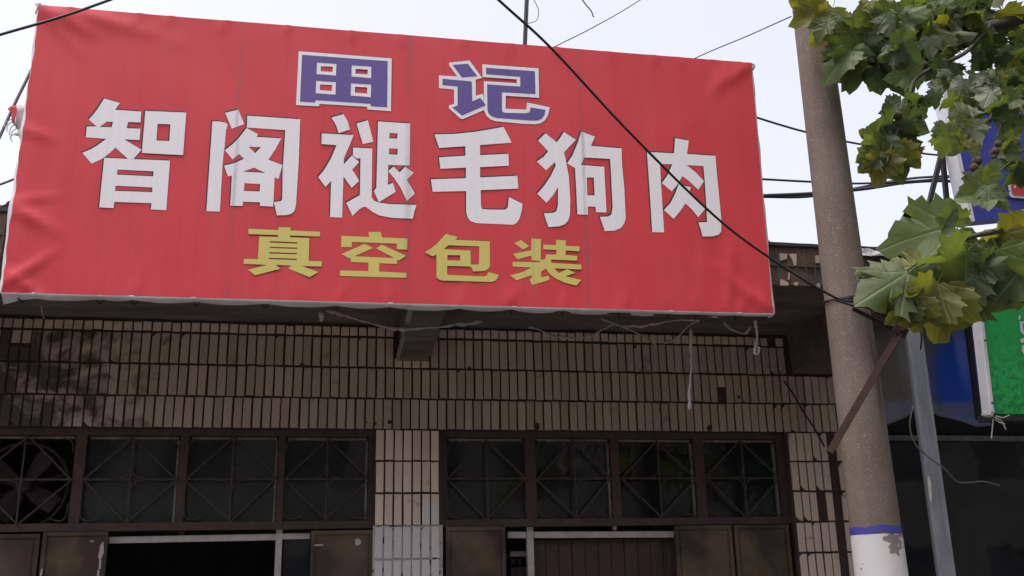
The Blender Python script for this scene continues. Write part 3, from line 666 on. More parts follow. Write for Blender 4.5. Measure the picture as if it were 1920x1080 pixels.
CR = {1:(140,170,4.5), 2:(370,190,4.695), 3:(580,200,4.695), 4:(790,220,4.91), 5:(990,230,4.91), 6:(1190,240,4.91), 7:(540,80,7.2), 8:(810,100,7.2),
      9:(440,410,8.306), 10:(620,420,9), 11:(780,430,9), 12:(940,430,9)}
GL = {
1: [[[(250,68),(383,105),(342,163),(562,178),(557,270),(452,266),(438,318),(555,323),(548,418),(418,412),(565,500),(497,578),(450,576),(345,482),(300,525),(235,575),(143,618),(65,525),(130,500),(190,465),(268,408),(95,395),(103,305),(185,303),(120,245),(165,195),(205,140)], [(272,262),(325,265),(312,310),(212,308)]],
    [[(597,172),(942,187),(915,545),(568,527),(570,500)], [(700,282),(808,285),(800,427),(690,422)]],
    [[(250,568),(450,577),(497,579),(805,592),(773,1010),(643,1003),(648,950),(335,940),(328,993),(208,985)], [(362,667),(667,682),(663,725),(357,710)], [(345,803),(657,818),(655,858),(342,847)]]],
2: [[[(133,178),(185,178),(245,188),(267,205),(252,260),(240,400),(232,460),(222,560),(198,972),(80,968),(105,600)]], [[(245,103),(362,75),(412,203),(303,243)]],
    [[(440,128),(905,160),(893,520),(868,920),(855,965),(830,990),(790,1002),(700,1006),(690,960),(675,888),(735,880),(748,860),(752,600),(775,255),(437,232)]],
    [[(435,236),(535,292),(520,315),(740,328),(690,420),(625,515),(750,562),(715,685),(680,670),(668,928),(550,922),(552,890),(402,885),(400,922),(290,920),(305,655),(270,662),(235,568),(330,545),(410,508),(370,465),(310,512),(242,432),(310,380),(370,320)], [(450,400),(560,405),(510,458)], [(500,585),(600,632),(402,620)], [(415,722),(553,730),(550,795),(410,790)]]],
3: [[[(195,97),(300,68),(335,125),(357,203),(258,235),(235,165)]], [[(415,150),(515,122),(563,310),(470,330)]],
    [[(110,237),(390,252),(350,350),(305,455),(303,510),(375,430),(438,490),(378,555),(438,655),(372,717),(300,615),(288,978),(182,973),(192,655),(142,708),(78,622),(130,560),(190,460),(240,340),(107,330)]],
    [[(385,362),(553,370),(548,800),(570,830),(610,845),(700,858),(943,867),(925,920),(910,988),(730,980),(620,960),(560,930),(500,885),(480,883),(440,905),(380,963),(325,848),(445,780),(450,458),(412,455),(383,430)]],
    [[(605,132),(887,150),(883,520),(693,513),(690,690),(735,672),(760,752),(612,842),(568,745),(590,715)], [(705,232),(778,237),(772,283),(703,280)], [(703,368),(778,372),(775,425),(700,420)]],
    [[(694,568),(740,530),(795,580),(843,530),(918,583),(858,645),(928,768),(858,832),(800,710),(745,630)]]],
4: [[[(120,158),(300,155),(500,135),(755,90),(800,170),(830,235),(540,257),(540,350),(800,338),(805,447),(540,460),(540,555),(883,540),(892,657),(545,672),(548,820),(560,845),(620,850),(770,852),(795,830),(805,735),(930,797),(925,850),(905,930),(880,970),(845,990),(500,975),(450,955),(425,920),(412,870),(413,680),(103,687),(88,572),(410,562),(410,465),(175,475),(162,370),(405,355),(405,268),(163,283)]]],
5: [[[(160,100),(263,182),(290,150),(328,88),(440,160),(330,275),(345,330),(356,400),(375,500),(388,720),(385,850),(370,900),(340,935),(290,955),(188,963),(165,900),(145,835),(230,832),(262,815),(275,760),(275,595),(230,670),(170,740),(85,655),(150,580),(210,490),(255,395),(245,365),(165,440),(80,358),(140,320),(185,265),(92,165)]],
    [[(490,82),(615,130),(578,215),(860,238),(865,400),(885,600),(898,880),(885,930),(855,970),(800,995),(705,1000),(690,950),(660,868),(740,865),(768,845),(778,780),(765,500),(755,335),(520,322),(485,390),(700,408),(710,600),(722,828),(625,825),(620,775),(550,772),(550,850),(453,845),(445,650),(432,420),(360,375),(410,300),(455,190)], [(540,505),(605,508),(612,672),(545,668)]]],
6: [[[(112,222),(362,235),(370,95),(497,118),(480,240),(742,258),(755,420),(775,620),(797,850),(795,955),(770,985),(720,998),(625,1000),(605,930),(585,870),(665,868),(660,740),(645,500),(632,352),(475,342),(560,410),(637,490),(585,570),(500,490),(437,443),(400,513),(340,585),(250,508),(300,440),(345,335),(232,332),(240,500),(270,962),(160,960),(140,620)]],
    [[(403,522),(515,545),(505,585),(560,640),(648,745),(585,822),(520,745),(467,695),(420,765),(358,838),(268,757),(330,690),(370,610)]]],
9: [[[(215,158),(683,180),(685,133),(880,140),(862,185),(1330,205),(1328,280),(862,262),(860,293),(1163,308),(1153,660),(1357,665),(1352,747),(1040,738),(1305,833),(1165,912),(828,775),(890,732),(640,722),(712,782),(320,883),(207,797),(510,722),(140,705),(145,625),(362,632),(383,280),(672,290),(678,258),(213,240)], [(545,352),(980,370),(978,392),(543,375)], [(543,440),(977,453),(975,475),(541,460)], [(537,523),(972,537),(970,558),(535,546)], [(533,612),(970,625),(967,647),(531,634)]]],
10: [[[(180,200),(652,222),(635,140),(840,135),(868,228),(1297,247),(1292,435),(1117,430),(1117,335),(358,305),(352,395),(178,390)]],
     [[(180,510),(570,337),(718,408),(400,547),(1075,577),(765,413),(865,352),(1275,540),(1155,618),(1125,600),(1118,678),(820,665),(818,803),(1280,827),(1278,912),(155,878),(160,785),(635,797),(638,655),(340,645),(335,572),(312,582)]]],
11: [[[(500,82),(705,130),(660,180),(1243,205),(1245,620),(1225,665),(1180,695),(1100,708),(965,712),(935,650),(910,630),(525,617),(525,750),(550,772),(1165,795),(1195,775),(1220,722),(1397,770),(1375,830),(1330,872),(1270,890),(430,865),(375,840),(345,805),(345,425),(280,458),(143,388),(280,305),(380,215),(450,135)],
      [(545,270),(1068,290),(1062,580),(1040,598),(925,595),(918,360),(465,335)], [(530,437),(748,440),(742,530),(528,525)]]],
12: [[[(218,235),(330,182),(470,287),(365,342)]],
     [[(508,155),(668,168),(662,510),(680,518),(745,500),(748,425),(925,430),(928,350),(710,340),(708,260),(920,268),(925,178),(1090,190),(1082,280),(1322,290),(1315,372),(1085,358),(1082,435),(1283,450),(1275,530),(830,512),(845,568),(1347,598),(1350,678),(890,660),(965,740),(1110,676),(1245,735),(1080,795),(1350,857),(1265,950),(1080,905),(930,840),(850,785),(795,730),(755,665),(672,710),(668,805),(798,787),(812,855),(520,942),(475,850),(515,820),(510,775),(255,862),(148,778),(350,725),(515,645),(188,630),(188,550),(655,558),(650,540),(510,520),(508,445),(270,508),(197,415),(505,355)]]],
}
W7 = [[[(145,118),(1400,215),(1390,928),(1065,903),(1070,868),(425,828),(418,862),(108,845)], [(443,320),(605,328),(602,398),(442,388)], [(912,357),(1077,367),(1075,430),(910,420)], [(432,567),(597,573),(592,655),(430,643)], [(905,598),(1070,608),(1068,690),(903,677)]]]
B7 = [[[(195,170),(1345,255),(1338,873),(1122,862),(1118,828),(370,778),(365,810),(167,798)], [(390,270),(660,290),(652,450),(385,430)], [(860,307),(1130,325),(1127,485),(857,462)], [(380,515),(653,535),(645,708),(373,688)], [(850,550),(1127,568),(1122,742),(846,720)]]]
W8 = [[[(680,150),(1437,205),(1445,603),(995,575),(993,750),(1270,762),(1282,665),(1590,730),(1565,840),(1525,905),(1470,945),(1400,960),(1250,955),(860,920),(790,895),(735,845),(702,770),(699,378),(1142,405),(1145,355),(682,322)]],
      [[(230,128),(505,98),(678,335),(590,358),(592,575),(680,548),(695,575),(698,770),(420,888),(385,885),(228,745),(228,705),(298,682),(297,490),(95,472),(93,300),(340,315),(232,165)]]]
B8 = [[[(282,162),(485,147),(610,310),(405,328)]], [[(147,350),(535,385),(543,658),(655,608),(727,702),(405,842),(280,738),(350,710),(350,450),(145,430)]],
      [[(733,200),(1388,248),(1395,552),(943,527),(943,770),(955,795),(990,808),(1270,815),(1310,805),(1328,785),(1332,735),(1532,768),(1515,840),(1480,885),(1430,908),(1350,910),(870,875),(800,850),(765,815),(752,760),(748,425),(1195,455),(1195,318),(735,285)]]]
def glyph(shapes, crop, name, mat, parent, dy_, off=(0,0), label=None):
    """flat ink: contours on the sign's plane, filled with their counters left open"""
    x0, y0, s = CR[crop]; b = MB()
    for conts in shapes:
        pts = [[P(x0 + a/s + off[0], y0 + c/s + off[1], SY) for a, c in cc] for cc in conts]
        flat = [p for cc in pts for p in cc]
        tris = tessellate_polygon([[Vector((p.x, p.z, 0)) for p in cc] for cc in pts])
        b.add([(p.x, SY - (.0012 + (dy_-.0140)*.4), p.z) for p in flat], tris)
    o = b.build(name, mat, parent)
    bm = bmesh.new(); bm.from_mesh(o.data); bmesh.ops.recalc_face_normals(bm, faces=bm.faces)
    for f in bm.faces:
        if f.normal.y > 0: f.normal_flip()
    bm.to_mesh(o.data); bm.free()
    if label: o['label'] = label
    return o
for k, ch in ((1,'智'),(2,'阁'),(3,'褪'),(4,'毛'),(5,'狗'),(6,'肉')):
    o = glyph(GL[k], k, 'white_character', M['white_ink'], sign, .0165, label='white character ' + ch)
    glyph(GL[k], k, 'printed_shadow', M['shadow_ink'], o, .0148, (-2.7, -2.4))
for k, ch in ((9,'真'),(10,'空'),(11,'包'),(12,'装')):
    o = glyph(GL[k], k, 'yellow_character', M['yellow_ink'], sign, .0165, label='yellow character ' + ch)
    glyph(GL[k], k, 'printed_shadow', M['brown_ink'], o, .0148, (-.4, -1.1)); glyph(GL[k], k, 'printed_shadow', M['brown_ink'], o, .0140, (.5, .9))
for k, ws, bs, ch in ((7,W7,B7,'田'),(8,W8,B8,'记')):
    o = glyph(bs, k, 'blue_character', M['blue_ink'], sign, .0185, label='blue character ' + ch + ' with white outline')
    glyph(bs, k, 'printed_shadow', M['shadow_ink'], o, .0175, (-.7, -.5))
    glyph(ws, k, 'white_outline', M['white_ink'], o, .0165); glyph(ws, k, 'printed_shadow', M['shadow_ink'], o, .0148, (.9, -.6))
# hem: white cloth edge down the right side and folded under the foot
b = MB(); n = 40
for i in range(n+1):
    v = i/n; p = sign_pt(1, v); wv = .004*math.sin(v*23)+.003*math.sin(v*51); b.v += [(p.x-.002, p.y-.001, p.z), (p.x+.008+wv*.5, p.y+.004, p.z), (p.x+.010+wv, p.y+.075, p.z)]
for i in range(n): a = 3*i; b.f += [(a,a+1,a+4,a+3),(a+1,a+2,a+5,a+4)]
b.build('side_hem', M['hem'], sign, True)
b = MB(); n = 40
for i in range(n+1):
    v = i/n; p = sign_pt(0, v); wv = .006*math.sin(v*19)+.004*math.sin(v*43); b.v += [(p.x+.004, p.y+.003, p.z), (p.x-.008+wv*.5 - (.006 if v < .45 else 0), p.y+.008, p.z), (p.x-.006+wv, p.y+.075, p.z)]
for i in range(n): a = 3*i; b.f += [(a,a+1,a+4,a+3),(a+1,a+2,a+5,a+4)]
b.build('side_hem', M['hem'], sign, True)
b = MB(); n = 160; ties = [0.02,.11,.15,.225,.31,.40,.47,.56,.63,.70,.78,.85,.89,.95,.99]
for i in range(n+1):
    u = i/n; p = sign_pt(u, 0); dmin = min(abs(u-t) for t in ties); sag = min(1, dmin/.03); big = max(0, 1-u/.035)
    dep = .052 + .012*sag + .012*noise.noise(Vector((u*9,3,0)))
    b.v += [tuple(p + Vector((0,.001,.002))), (p.x, p.y-.0005, p.z-.009), (p.x, p.y+.02, p.z-.011-.002*sag), (p.x, p.y+dep, p.z-.008-.007*sag-.03*big)]
for i in range(n):
    a = 4*i; b.f += [(a,a+1,a+5,a+4),(a+1,a+2,a+6,a+5),(a+2,a+3,a+7,a+6)]
b.build('foot_hem', M['hem'], sign, True)
# steel frame behind the cloth with stays back to the canopy
b = MB(); ix0, ix1, iz0, iz1 = CBL.x+.02, CBR.x-.02, CBL.z+.012, CTL.z-.012; yb = SY+.04
for z_ in (iz0, (iz0+iz1)/2, iz1): b.bar((ix0,yb,z_),(ix1,yb,z_),.03,.03)
for i in range(6): x_ = ix0 + (ix1-ix0)*i/5; b.bar((x_,yb+.031,iz0),(x_,yb+.031,iz1),.03,.03)
b.build('frame', M['rust'], sign)
for i in (0, 2, 3, 5): x_ = ix0+.02 + (ix1-ix0-.04)*i/5; b = MB(); b.bar((x_,yb+.065,iz1-.1),(x_,6.0,3.40),.03,.03,(1,0,0)); b.build('stay', M['rust'], sign)
# tie wires along the foot
for t in ties:
    p = sign_pt(t, 0); b = MB(); b.tube([(p.x-.01, p.y+.03, p.z-.022),(p.x+.004, p.y+.07, p.z-.026),(p.x+.012, p.y+.1, p.z-.002),(p.x+.008,p.y+.12,p.z+.03)], .0035, 5); b.build('tie_wire', M['cable'], sign)
for (px_, py_) in ((73,10),(1410,121)):          # knots at the top corners
    q = P(px_, py_, SY+.02); b = MB(); b.tube(smooth_pts([q+Vector((0,.02,.02)), q+Vector((-.012,-.012,.0)), q+Vector((.004,-.02,-.02)), q+Vector((-.01,.0,-.05))],4), .006, 6); b.build('corner_knot', M['cloth'], sign)

# torn cloth behind the left edge of the sign
tc_ = thing('torn_banner_scrap', tuple(P(45,250,5.15)), 'frayed red and white cloth scrap sticking out left of the sign', 'cloth scrap')
def cloth_patch(pts, Y, mat, name, sub=5, amp=.012):
    w3 = [P(a, c, Y) for a, c in pts]; bm = bmesh.new(); f = bm.faces.new([bm.verts.new(p) for p in w3]); bmesh.ops.triangulate(bm, faces=[f]); bmesh.ops.subdivide_edges(bm, edges=bm.edges, cuts=3, use_grid_fill=True)
    for v in bm.verts: v.co += noise.noise_vector(v.co*14)*amp*Vector((.2,1,.2)).length * .6
    o = bm_obj(bm, name, M[mat], tc_, True); md = o.modifiers.new('solid','SOLIDIFY'); md.thickness = .003; return o
M['redcloth'] = plain('torn_cloth_red', (.5,.06,.07), (.4,.05,.06), 14, .8, .3)
cloth_patch([(30,198),(58,197),(60,240),(45,262),(35,242),(29,238)], 5.16, 'cloth', 'white_cloth')
cloth_patch([(14,205),(20,199),(32,198),(29,222),(28,235),(23,230),(20,212)], 5.14, 'redcloth', 'red_cloth')
cloth_patch([(35,245),(46,238),(44,274),(41,270),(36,256),(28,254)], 5.15, 'cloth', 'white_cloth')
cloth_patch([(40,248),(47,238),(48,250),(44,258)], 5.13, 'redcloth', 'red_cloth')
b = MB()
for (a, c) in ((17,226),(20,230),(24,236),(26,244),(30,250)):
    q = P(a, c, 5.15); b.tube(smooth_pts([P(a+8,c-4,5.15), q, q+Vector((-.015+rnd.uniform(-.01,.01), 0, -.02)), q+Vector((-.012, 0, -.045+rnd.uniform(-.01,.01)))],3), .003, 4)
b.build('frayed_thread', M['cloth'], tc_)

# ================================================================== UTILITY POLE
PY = 4.6
pole = thing('utility_pole', (2.676, PY, 0), 'round concrete utility pole with blue ring and white painted foot', 'utility pole')
pa, pb_ = P(1652, 1075, PY), P(1523.5, 60, PY); ax = (pb_-pa)/(pb_.z-pa.z)
def pole_c(z): return pa + ax*(z-pa.z)
def pole_r(z): return .1205 - (z-1.59)*.0087
def pole_ring(name, z0, z1, ex, mat, nz, seg=48, wob=0):
    b = MB()
    for i in range(nz+1):
        z = z0+(z1-z0)*i/nz; c = pole_c(z); r_ = pole_r(z)+ex
        for k in range(seg):
            a = 2*math.pi*k/seg; dz = wob*(noise.noise(Vector((math.cos(a)*3, math.sin(a)*3, z*2)))) if i in (0, nz) else 0
            b.v.append((c.x+r_*math.cos(a), c.y+r_*math.sin(a), z+dz))
    for i in range(nz):
        for k in range(seg): b.f.append((i*seg+k, i*seg+(k+1)%seg, (i+1)*seg+(k+1)%seg, (i+1)*seg+k))
    return b.build(name, mat, pole, True)
pole_ring('shaft', -.02, 8.2, 0, M['pole'], 40)
pole_ring('white_paint', .0, P(1648,1003,PY).z, .0012, M['whitepaint'], 20)
pole_ring('blue_ring', P(1648,1001,PY).z, P(1648,988,PY).z, .002, M['bluepaint'], 2, wob=.012)
b = MB()                                        # binding wire round the shaft
zc = P(1600, 566, PY).z
for k in range(2):
    pts = []
    for i in range(33):
        a = 2*math.pi*i/32; z = zc + .006*k + .012*math.sin(a*1+k); c = pole_c(z); r_ = pole_r(z)+.006
        pts.append((c.x+r_*math.cos(a), c.y+r_*math.sin(a), z))
    b.tube(pts, .004, 5)
b.build('binding_wire', M['cable'], pole)

# rusty angle-iron bracket lashed to the pole
br = thing('steel_bracket', tuple(P(1600,562,4.45)), 'rusty brown angle-iron bracket lashed across the concrete pole', 'bracket')
e0, e1, e2 = P(1598,565,4.44), P(1690,610,4.36), P(1549,845,4.40)
b = MB(); b.angle(e0, e1, .042, .006, (0,.5,1), 1); b.angle(e0+Vector((0,-.004,-.03)), e1+Vector((0,-.004,-.03)), .02, .005, (0,.2,-1), -1); b.build('upper_arm', M['rustbar'], br)
b = MB(); b.angle(e1+Vector((0,-.012,.02)), e2, .034, .006, (1,.8,.2), 1); b.build('lower_arm', M['rustbar'], br)
b = MB(); q = e1+Vector((-.02,-.02,-.03)); b.bar(q+Vector((-.03,0,.02)), q+Vector((.03,0,-.02)), .05, .008); b.tube([q+Vector((0,-.02,0)), q+Vector((0,.02,0))], .009, 6); b.build('bolt_plate', M['rustbar'], br)

# ================================================================== NEIGHBOURING SHOP
nb = thing('neighbour_shop', (6, 8, 0), 'dark glass-fronted shop under the same canopy, right of the pole', 'building')
nbm = MB(); nbm.box(3.462, 12, FY+.01, WY+.9, SOF+.03, 3.33); part(nbm, 'canopy_slab', M['soffit'], nb)
b = MB(); b.box(3.462, 12, FY-.02, FY+.009, SOF+.02, 3.345); part(b, 'fascia', M['fascia'], nb)
bm = bmesh.new(); bmesh.ops.create_grid(bm, x_segments=70, y_segments=6, size=.5)
for v in bm.verts: 
    x, y = v.co.x, v.co.y; v.co = Vector((2.95 + (x+.5)*2.2, FY-.05 + .02*(y), 3.352 + y*.05)); v.co += noise.noise_vector(v.co*Vector((14,14,25)))*.018
bm_obj(bm, 'flashing', M['foil'], nb)
b = MB(); b.box(3.462, 3.62, WY, WY+.3, 0, SOF+.03); part(b, 'wall', M['fascia'], nb)
b = MB(); b.box(3.62, 12, WY+.45, WY+.5, 2.56, SOF+.03); part(b, 'lintel', M['darksteel'], nb)
b = MB(); b.box(3.63, 12, WY+.41, WY+.449, 2.525, 2.56); part(b, 'trim_rail', M['steelgrey'], nb)
xe = [3.64, 4.35, 5.6, 7.0, 8.5, 10]
for a, c in zip(xe[:-1], xe[1:]):
    b = MB(); b.box(a+.03, c-.03, WY+.45, WY+.456, .3, 2.52); part(b, 'pane', M['shopglass'], nb)
b = MB()
for a in xe: b.box(a-.03, a+.03, WY+.43, WY+.49, .0, 2.524)
b.box(3.67, 10, WY+.44, WY+.47, .2, .3); part(b, 'window_frame', M['darksteel'], nb)
b = MB(); b.box(3.5, 12, WY+3.5, WY+3.6, 0, 3.2); b.box(3.5, 12, WY+.5, WY+3.5, -.02, .01); b.box(11.9, 12, WY+.5, WY+3.5, .02, 3.1); b.box(3.462, 12, WY+.91, WY+3.6, 3.15, 3.3); part(b, 'room_wall', M['dark'], nb)

# hanging advertising cloth under the neighbour's canopy
tp = thing('hanging_advert_cloth', tuple(P(1780,790,5.35)), 'blue and brown advertising cloth hanging behind the grey steel post', 'banner')
b = MB(); TY = 5.35; nu, nv = 60, 30
def edge_b(px_):                                 # ragged sagging foot, photograph heights
    pts = [(1600,815),(1665,797),(1700,782),(1712,772),(1745,762),(1752,772),(1790,782),(1835,800),(1862,797),(1960,800)]
    for (a, ya), (c, yc) in zip(pts[:-1], pts[1:]):
        if a <= px_ <= c: return ya + (yc-ya)*(px_-a)/(c-a)
    return 800
for j in range(nv+1):
    for i in range(nu+1):
        px_ = 1600+262*i/nu; t = j/nv; q0 = P(px_, edge_b(px_), TY); q1 = Vector((q0.x+.01, TY, SOF+.05)); q = q0.lerp(q1, t)
        q.y += .02*math.sin(i*.2+t*2)*(1-t) + .004*math.sin(i*.5) + .03*(1-t); b.v.append(tuple(q))
for j in range(nv):
    for i in range(nu): a = j*(nu+1)+i; b.f.append((a,a+1,a+nu+2,a+nu+1))
o = b.build('cloth', M['tarp'], tp, True); md = o.modifiers.new('solid','SOLIDIFY'); md.thickness = .002
b = MB(); b.bar(P(1813,605,5.26), P(1835,787,5.26), .03, .02); b.build('upright', M['darksteel'], tp)
b = MB(); q0, q1 = P(1836,784,5.26), P(1990,788,5.26); b.bar(q0, q1, .03, .02); b.build('bottom_rail', M['darksteel'], tp)

# grey steel post
po = thing('steel_post', (P(1790,1080,5.0).x+.06, 5.0, 0), 'tall grey painted steel post, leaning, right of the concrete pole', 'post')
q0, q1 = P(1771,1076,5.0), P(1708,612,5.0); dr = (q0-q1)/(q1.z-q0.z); foot = q0 + dr*(q0.z-0)*1.0
b = MB(); b.bar(foot, q1+(q1-q0).normalized()*.25, .075, .07, (.35,1,0)); o = b.build('shaft', M['steelgrey'], po)
bv = o.modifiers.new('bevel','BEVEL'); bv.width = .012; bv.segments = 2
b = MB(); b.bar(foot+Vector((.028,-.03,0)), q1+Vector((.03,-.03,.1)), .02, .03, (.35,1,0)); b.build('edge_strip', M['steelgrey'], po)
b = MB(); b.ribbon([P(1741,893,4.94), P(1743,910,4.94), P(1744.5,930,4.94), P(1746,942,4.94)], [.012,.02,.016,.004], (1,0,0)); b.build('peeling_tape', M['whitetwine'], po)
lw = MB(); lw.tube(smooth_pts([P(1712,760,4.9),P(1706,800,4.9),P(1718,835,4.88),P(1745,860,4.86),P(1770,878,4.84),P(1795,903,4.84),P(1822,905,4.84),P(1845,903,4.84),P(1875,911,4.82)],6), .0045, 6)
tag(lw.build('loose_wire', M['greycable'], None, True), 'loose grey wire curling off the steel post', 'wire')
lw = MB(); lw.tube(smooth_pts([P(1680,612,4.7),P(1703,614,4.7),P(1712,600,4.72),P(1728,616,4.75),P(1745,612,4.75),P(1760,600,4.8)],6), .0045, 6)
lw.tube(smooth_pts([P(1722,612,4.8),P(1728,630,4.85),P(1726,655,4.9)],6), .0045, 6)
tag(lw.build('loose_wire', M['cable'], None, True), 'dark looped wire at the top of the steel post', 'wire')

# green sign board, cut by the frame
GSY = 4.62
gs = thing('green_sign', tuple(P(1890,785,GSY)), 'green sign with grass print and white edge, cut off at right', 'sign')
g0, g1 = P(1829,560,GSY), P(1858,776,GSY); wd = 1.6
b = MB(); b.add([(g0.x+.03,GSY,g0.z+.05),(g0.x+wd,GSY,g0.z+.05),(g1.x+wd,GSY,g1.z),(g1.x+.012,GSY,g1.z)] + [(g0.x+.03,GSY+.06,g0.z+.05),(g0.x+wd,GSY+.06,g0.z+.05),(g1.x+wd,GSY+.06,g1.z),(g1.x+.012,GSY+.06,g1.z)],
      [(3,2,1,0),(4,5,6,7),(0,1,5,4),(1,2,6,5),(2,3,7,6),(3,0,4,7)]); b.build('panel', M['grass_print'], gs)
b = MB(); b.bar((g0.x+.015,GSY+.02,g0.z+.045), (g1.x,GSY+.02,g1.z+.005), .024, .075); o = b.build('edge_trim', M['white_al'], gs); bv = o.modifiers.new('bevel','BEVEL'); bv.width = .004
b = MB()
for t in (.42, .92): q = Vector((g0.x+.015,GSY-.02,g0.z+.045)).lerp(Vector((g1.x,GSY-.02,g1.z)), t); b.tube([q, q+Vector((0,-.005,0))], .005, 8)
b.build('screw', M['darksteel'], gs)
b = MB(); b.bar((g1.x-.03,GSY+.03,g1.z-.02), (g1.x+wd,GSY+.03,g1.z-.02), .03, .07); b.build('bottom_rail', M['darksteel'], gs)
def flat(px_pts, Y, name, mat, parent, dy):
    w3 = [[P(a, c, Y) for a, c in cc] for cc in px_pts]; fl = [p for cc in w3 for p in cc]
    b = MB(); b.add([(p.x, Y-dy, p.z) for p in fl], tessellate_polygon([[Vector((p.x,p.z,0)) for p in cc] for cc in w3])); return b.build(name, mat, parent)
flat([[(1911,603),(1930,602),(1931,627),(1916,627),(1912,621)]], GSY, 'letter', M['white_al'], gs, .004)
flat([[(1917,607),(1931,606),(1931,619),(1918,619)]], GSY, 'letter_core', M['darksteel'], gs, .007)
flat([[(1911,637),(1919,634),(1919,629),(1932,630),(1932,642),(1914,643)]], GSY, 'letter', M['white_al'], gs, .004)
flat([[(1915,650),(1919,646),(1932,646),(1932,667),(1919,664),(1915,658)], [(1920,652),(1930,652),(1930,658),(1920,657)]], GSY, 'letter', M['white_al'], gs, .004)
flat([[(1908,597),(1911,591),(1913,593),(1911,601)]], GSY, 'letter', M['white_al'], gs, .004)
cl = MB(); cl.tube(smooth_pts([P(1838,780,4.55),P(1846,774,4.54),P(1856,776,4.54),P(1864,781,4.55)],4), [.004]*13, 6); bmc = None
sc_ = thing('plastic_scrap', tuple(P(1850,778,4.55)), 'crumpled white plastic scrap caught at the foot of the green sign', 'plastic scrap')
bm = bmesh.new(); bmesh.ops.create_icosphere(bm, subdivisions=3, radius=.034)
for v in bm.verts: v.co = Vector((v.co.x*1.0, v.co.y*.4, v.co.z*.35)) + noise.noise_vector(v.co*45)*.012; v.co += P(1851,777,4.54)
bm_obj(bm, 'crumpled_sheet', M['whitetwine'], sc_, True)
b = MB()
for pts in ([(1865,782),(1878,790),(1886,805)],[(1868,780),(1880,783),(1893,778)],[(1862,785),(1861,800),(1859,822)],[(1866,786),(1874,792),(1884,795)]): b.tube(smooth_pts([P(a,c,4.55) for a,c in pts],4), .003, 5)
b.build('frayed_string', M['twine'], sc_)

# blue sign up behind the leaves, on a steel A-frame
BSY = 5.6
bs_ = thing('blue_sign', tuple(P(1860,415,BSY)), 'tilted blue sign with white edge and red panel behind the leaves', 'sign')
k0, k1 = P(1795,304,BSY), P(1819,416,BSY); t0 = P(1778,225,BSY)
dirv = (k1-k0).normalized(); rt = Vector((1,0,.14)).normalized()
tl = k1 - dirv*1.0; 
def quadbox(a, dx_, dz_, th, name, mat, par):
    b = MB(); a = Vector(a); pts = [a, a+dx_, a+dx_+dz_, a+dz_]; b.add(pts+[p+Vector((0,th,0)) for p in pts], [(0,1,2,3),(7,6,5,4),(0,4,5,1),(1,5,6,2),(2,6,7,3),(3,7,4,0)]); return b.build(name, mat, par)
quadbox(tl+rt*.03, rt*1.9, dirv*1.0, .1, 'panel', M['bluesign'], bs_)
quadbox(tl-Vector((0,.01,0)), rt*.03, dirv*1.0, .12, 'edge_trim', M['white_al'], bs_)
flat([[(1889,345),(1893,340),(1940,336),(1942,374),(1897,371),(1892,367)]], BSY-.012, 'panel_outline', M['white_al'], bs_, .004)
flat([[(1894,348),(1897,344),(1940,340),(1942,368),(1899,366),(1896,362)]], BSY-.012, 'red_panel', M['redbrick'], bs_, .008)
flat([[(1899,351),(1901,348),(1903,351),(1901,355)]], BSY-.012, 'letter', M['white_al'], bs_, .011)
fr_ = thing('steel_a_frame', tuple(P(1740,470,5.6)), 'black steel A-shaped stay propping the blue sign', 'frame')
b = MB(); b.bar(P(1767,280,5.62), P(1718,480,5.55), .028, .028); b.build('leg', M['darksteel'], fr_)
b = MB(); b.bar(P(1766,280,5.69), P(1784,470,5.72), .028, .028); b.build('leg', M['darksteel'], fr_)

# ================================================================== BUILDING AT THE LEFT, BEYOND THE SIGN
lb = thing('rear_building', (-3.4, 9, 0), 'pale building with dark eaves peeping out left of the sign', 'building')
BY = 8.0; q0, q1 = P(0,404,BY), P(0,470,BY)
b = MB(); b.box(-7, -2.2, BY+.1, BY+3, 3.0, q0.z); part(b, 'wall', M['plaster'], lb)
b = MB(); b.box(-7.2, -2.15, BY-.1, BY+3.2, q0.z, q0.z+.05); part(b, 'eaves', M['darksteel'], lb)
b = MB()
for px_ in (-60, -25, 9): x_ = P(px_,440,BY).x; b.box(x_-.025, x_+.025, BY+.05, BY+.099, 3.2, q0.z-.001)
for py_ in (449, 476): b.box(-7, -2.25, BY+.04, BY+.0495, P(0,py_,BY).z-.02, P(0,py_,BY).z+.02)
part(b, 'glazing_bar', M['grille'], lb)
b = MB(); b.box(-7, -2.2, BY+.02, BY+.098, 3.0, P(0,478,BY).z); part(b, 'sill_wall', M['dark'], lb)

# ================================================================== WIRES
def wire(pts, r_, label, mat='cable', group=None, n=10):
    b = MB(); b.tube(smooth_pts([P(*p) for p in pts], n), r_, 6)
    return tag(b.build('overhead_cable', M[mat], None, True), label, 'cable', group)
wire([(700,-215,3.3),(935,0,3.55),(1035,92,3.68),(1180,248,3.9),(1340,405,4.15),(1450,488,4.3),(1560,555,4.44),(1598,566,4.46)], .0062, 'black cable slanting down across the red sign to the pole')
wire([(1566,562,4.45),(1600,573,4.44),(1632,578,4.42),(1668,594,4.4)], .006, 'short dark cable tail wound round the pole below the leaves')
wire([(-220,130,4.1),(0,65,4.25),(110,33,4.3),(205,0,4.35),(420,-80,4.5)], .0065, 'black cable crossing the top left corner of the sign')
wire([(900,155,6.6),(1043,86,7),(1120,47,7.2),(1200,0,7.5),(1400,-130,8)], .0045, 'thin grey wire rising right from behind the sign top', 'greycable')
wire([(1180,168,6.4),(1310,106,6),(1400,68,5.4),(1483,31,4.75)], .004, 'thin grey wire running from the sign top to the pole', 'greycable')
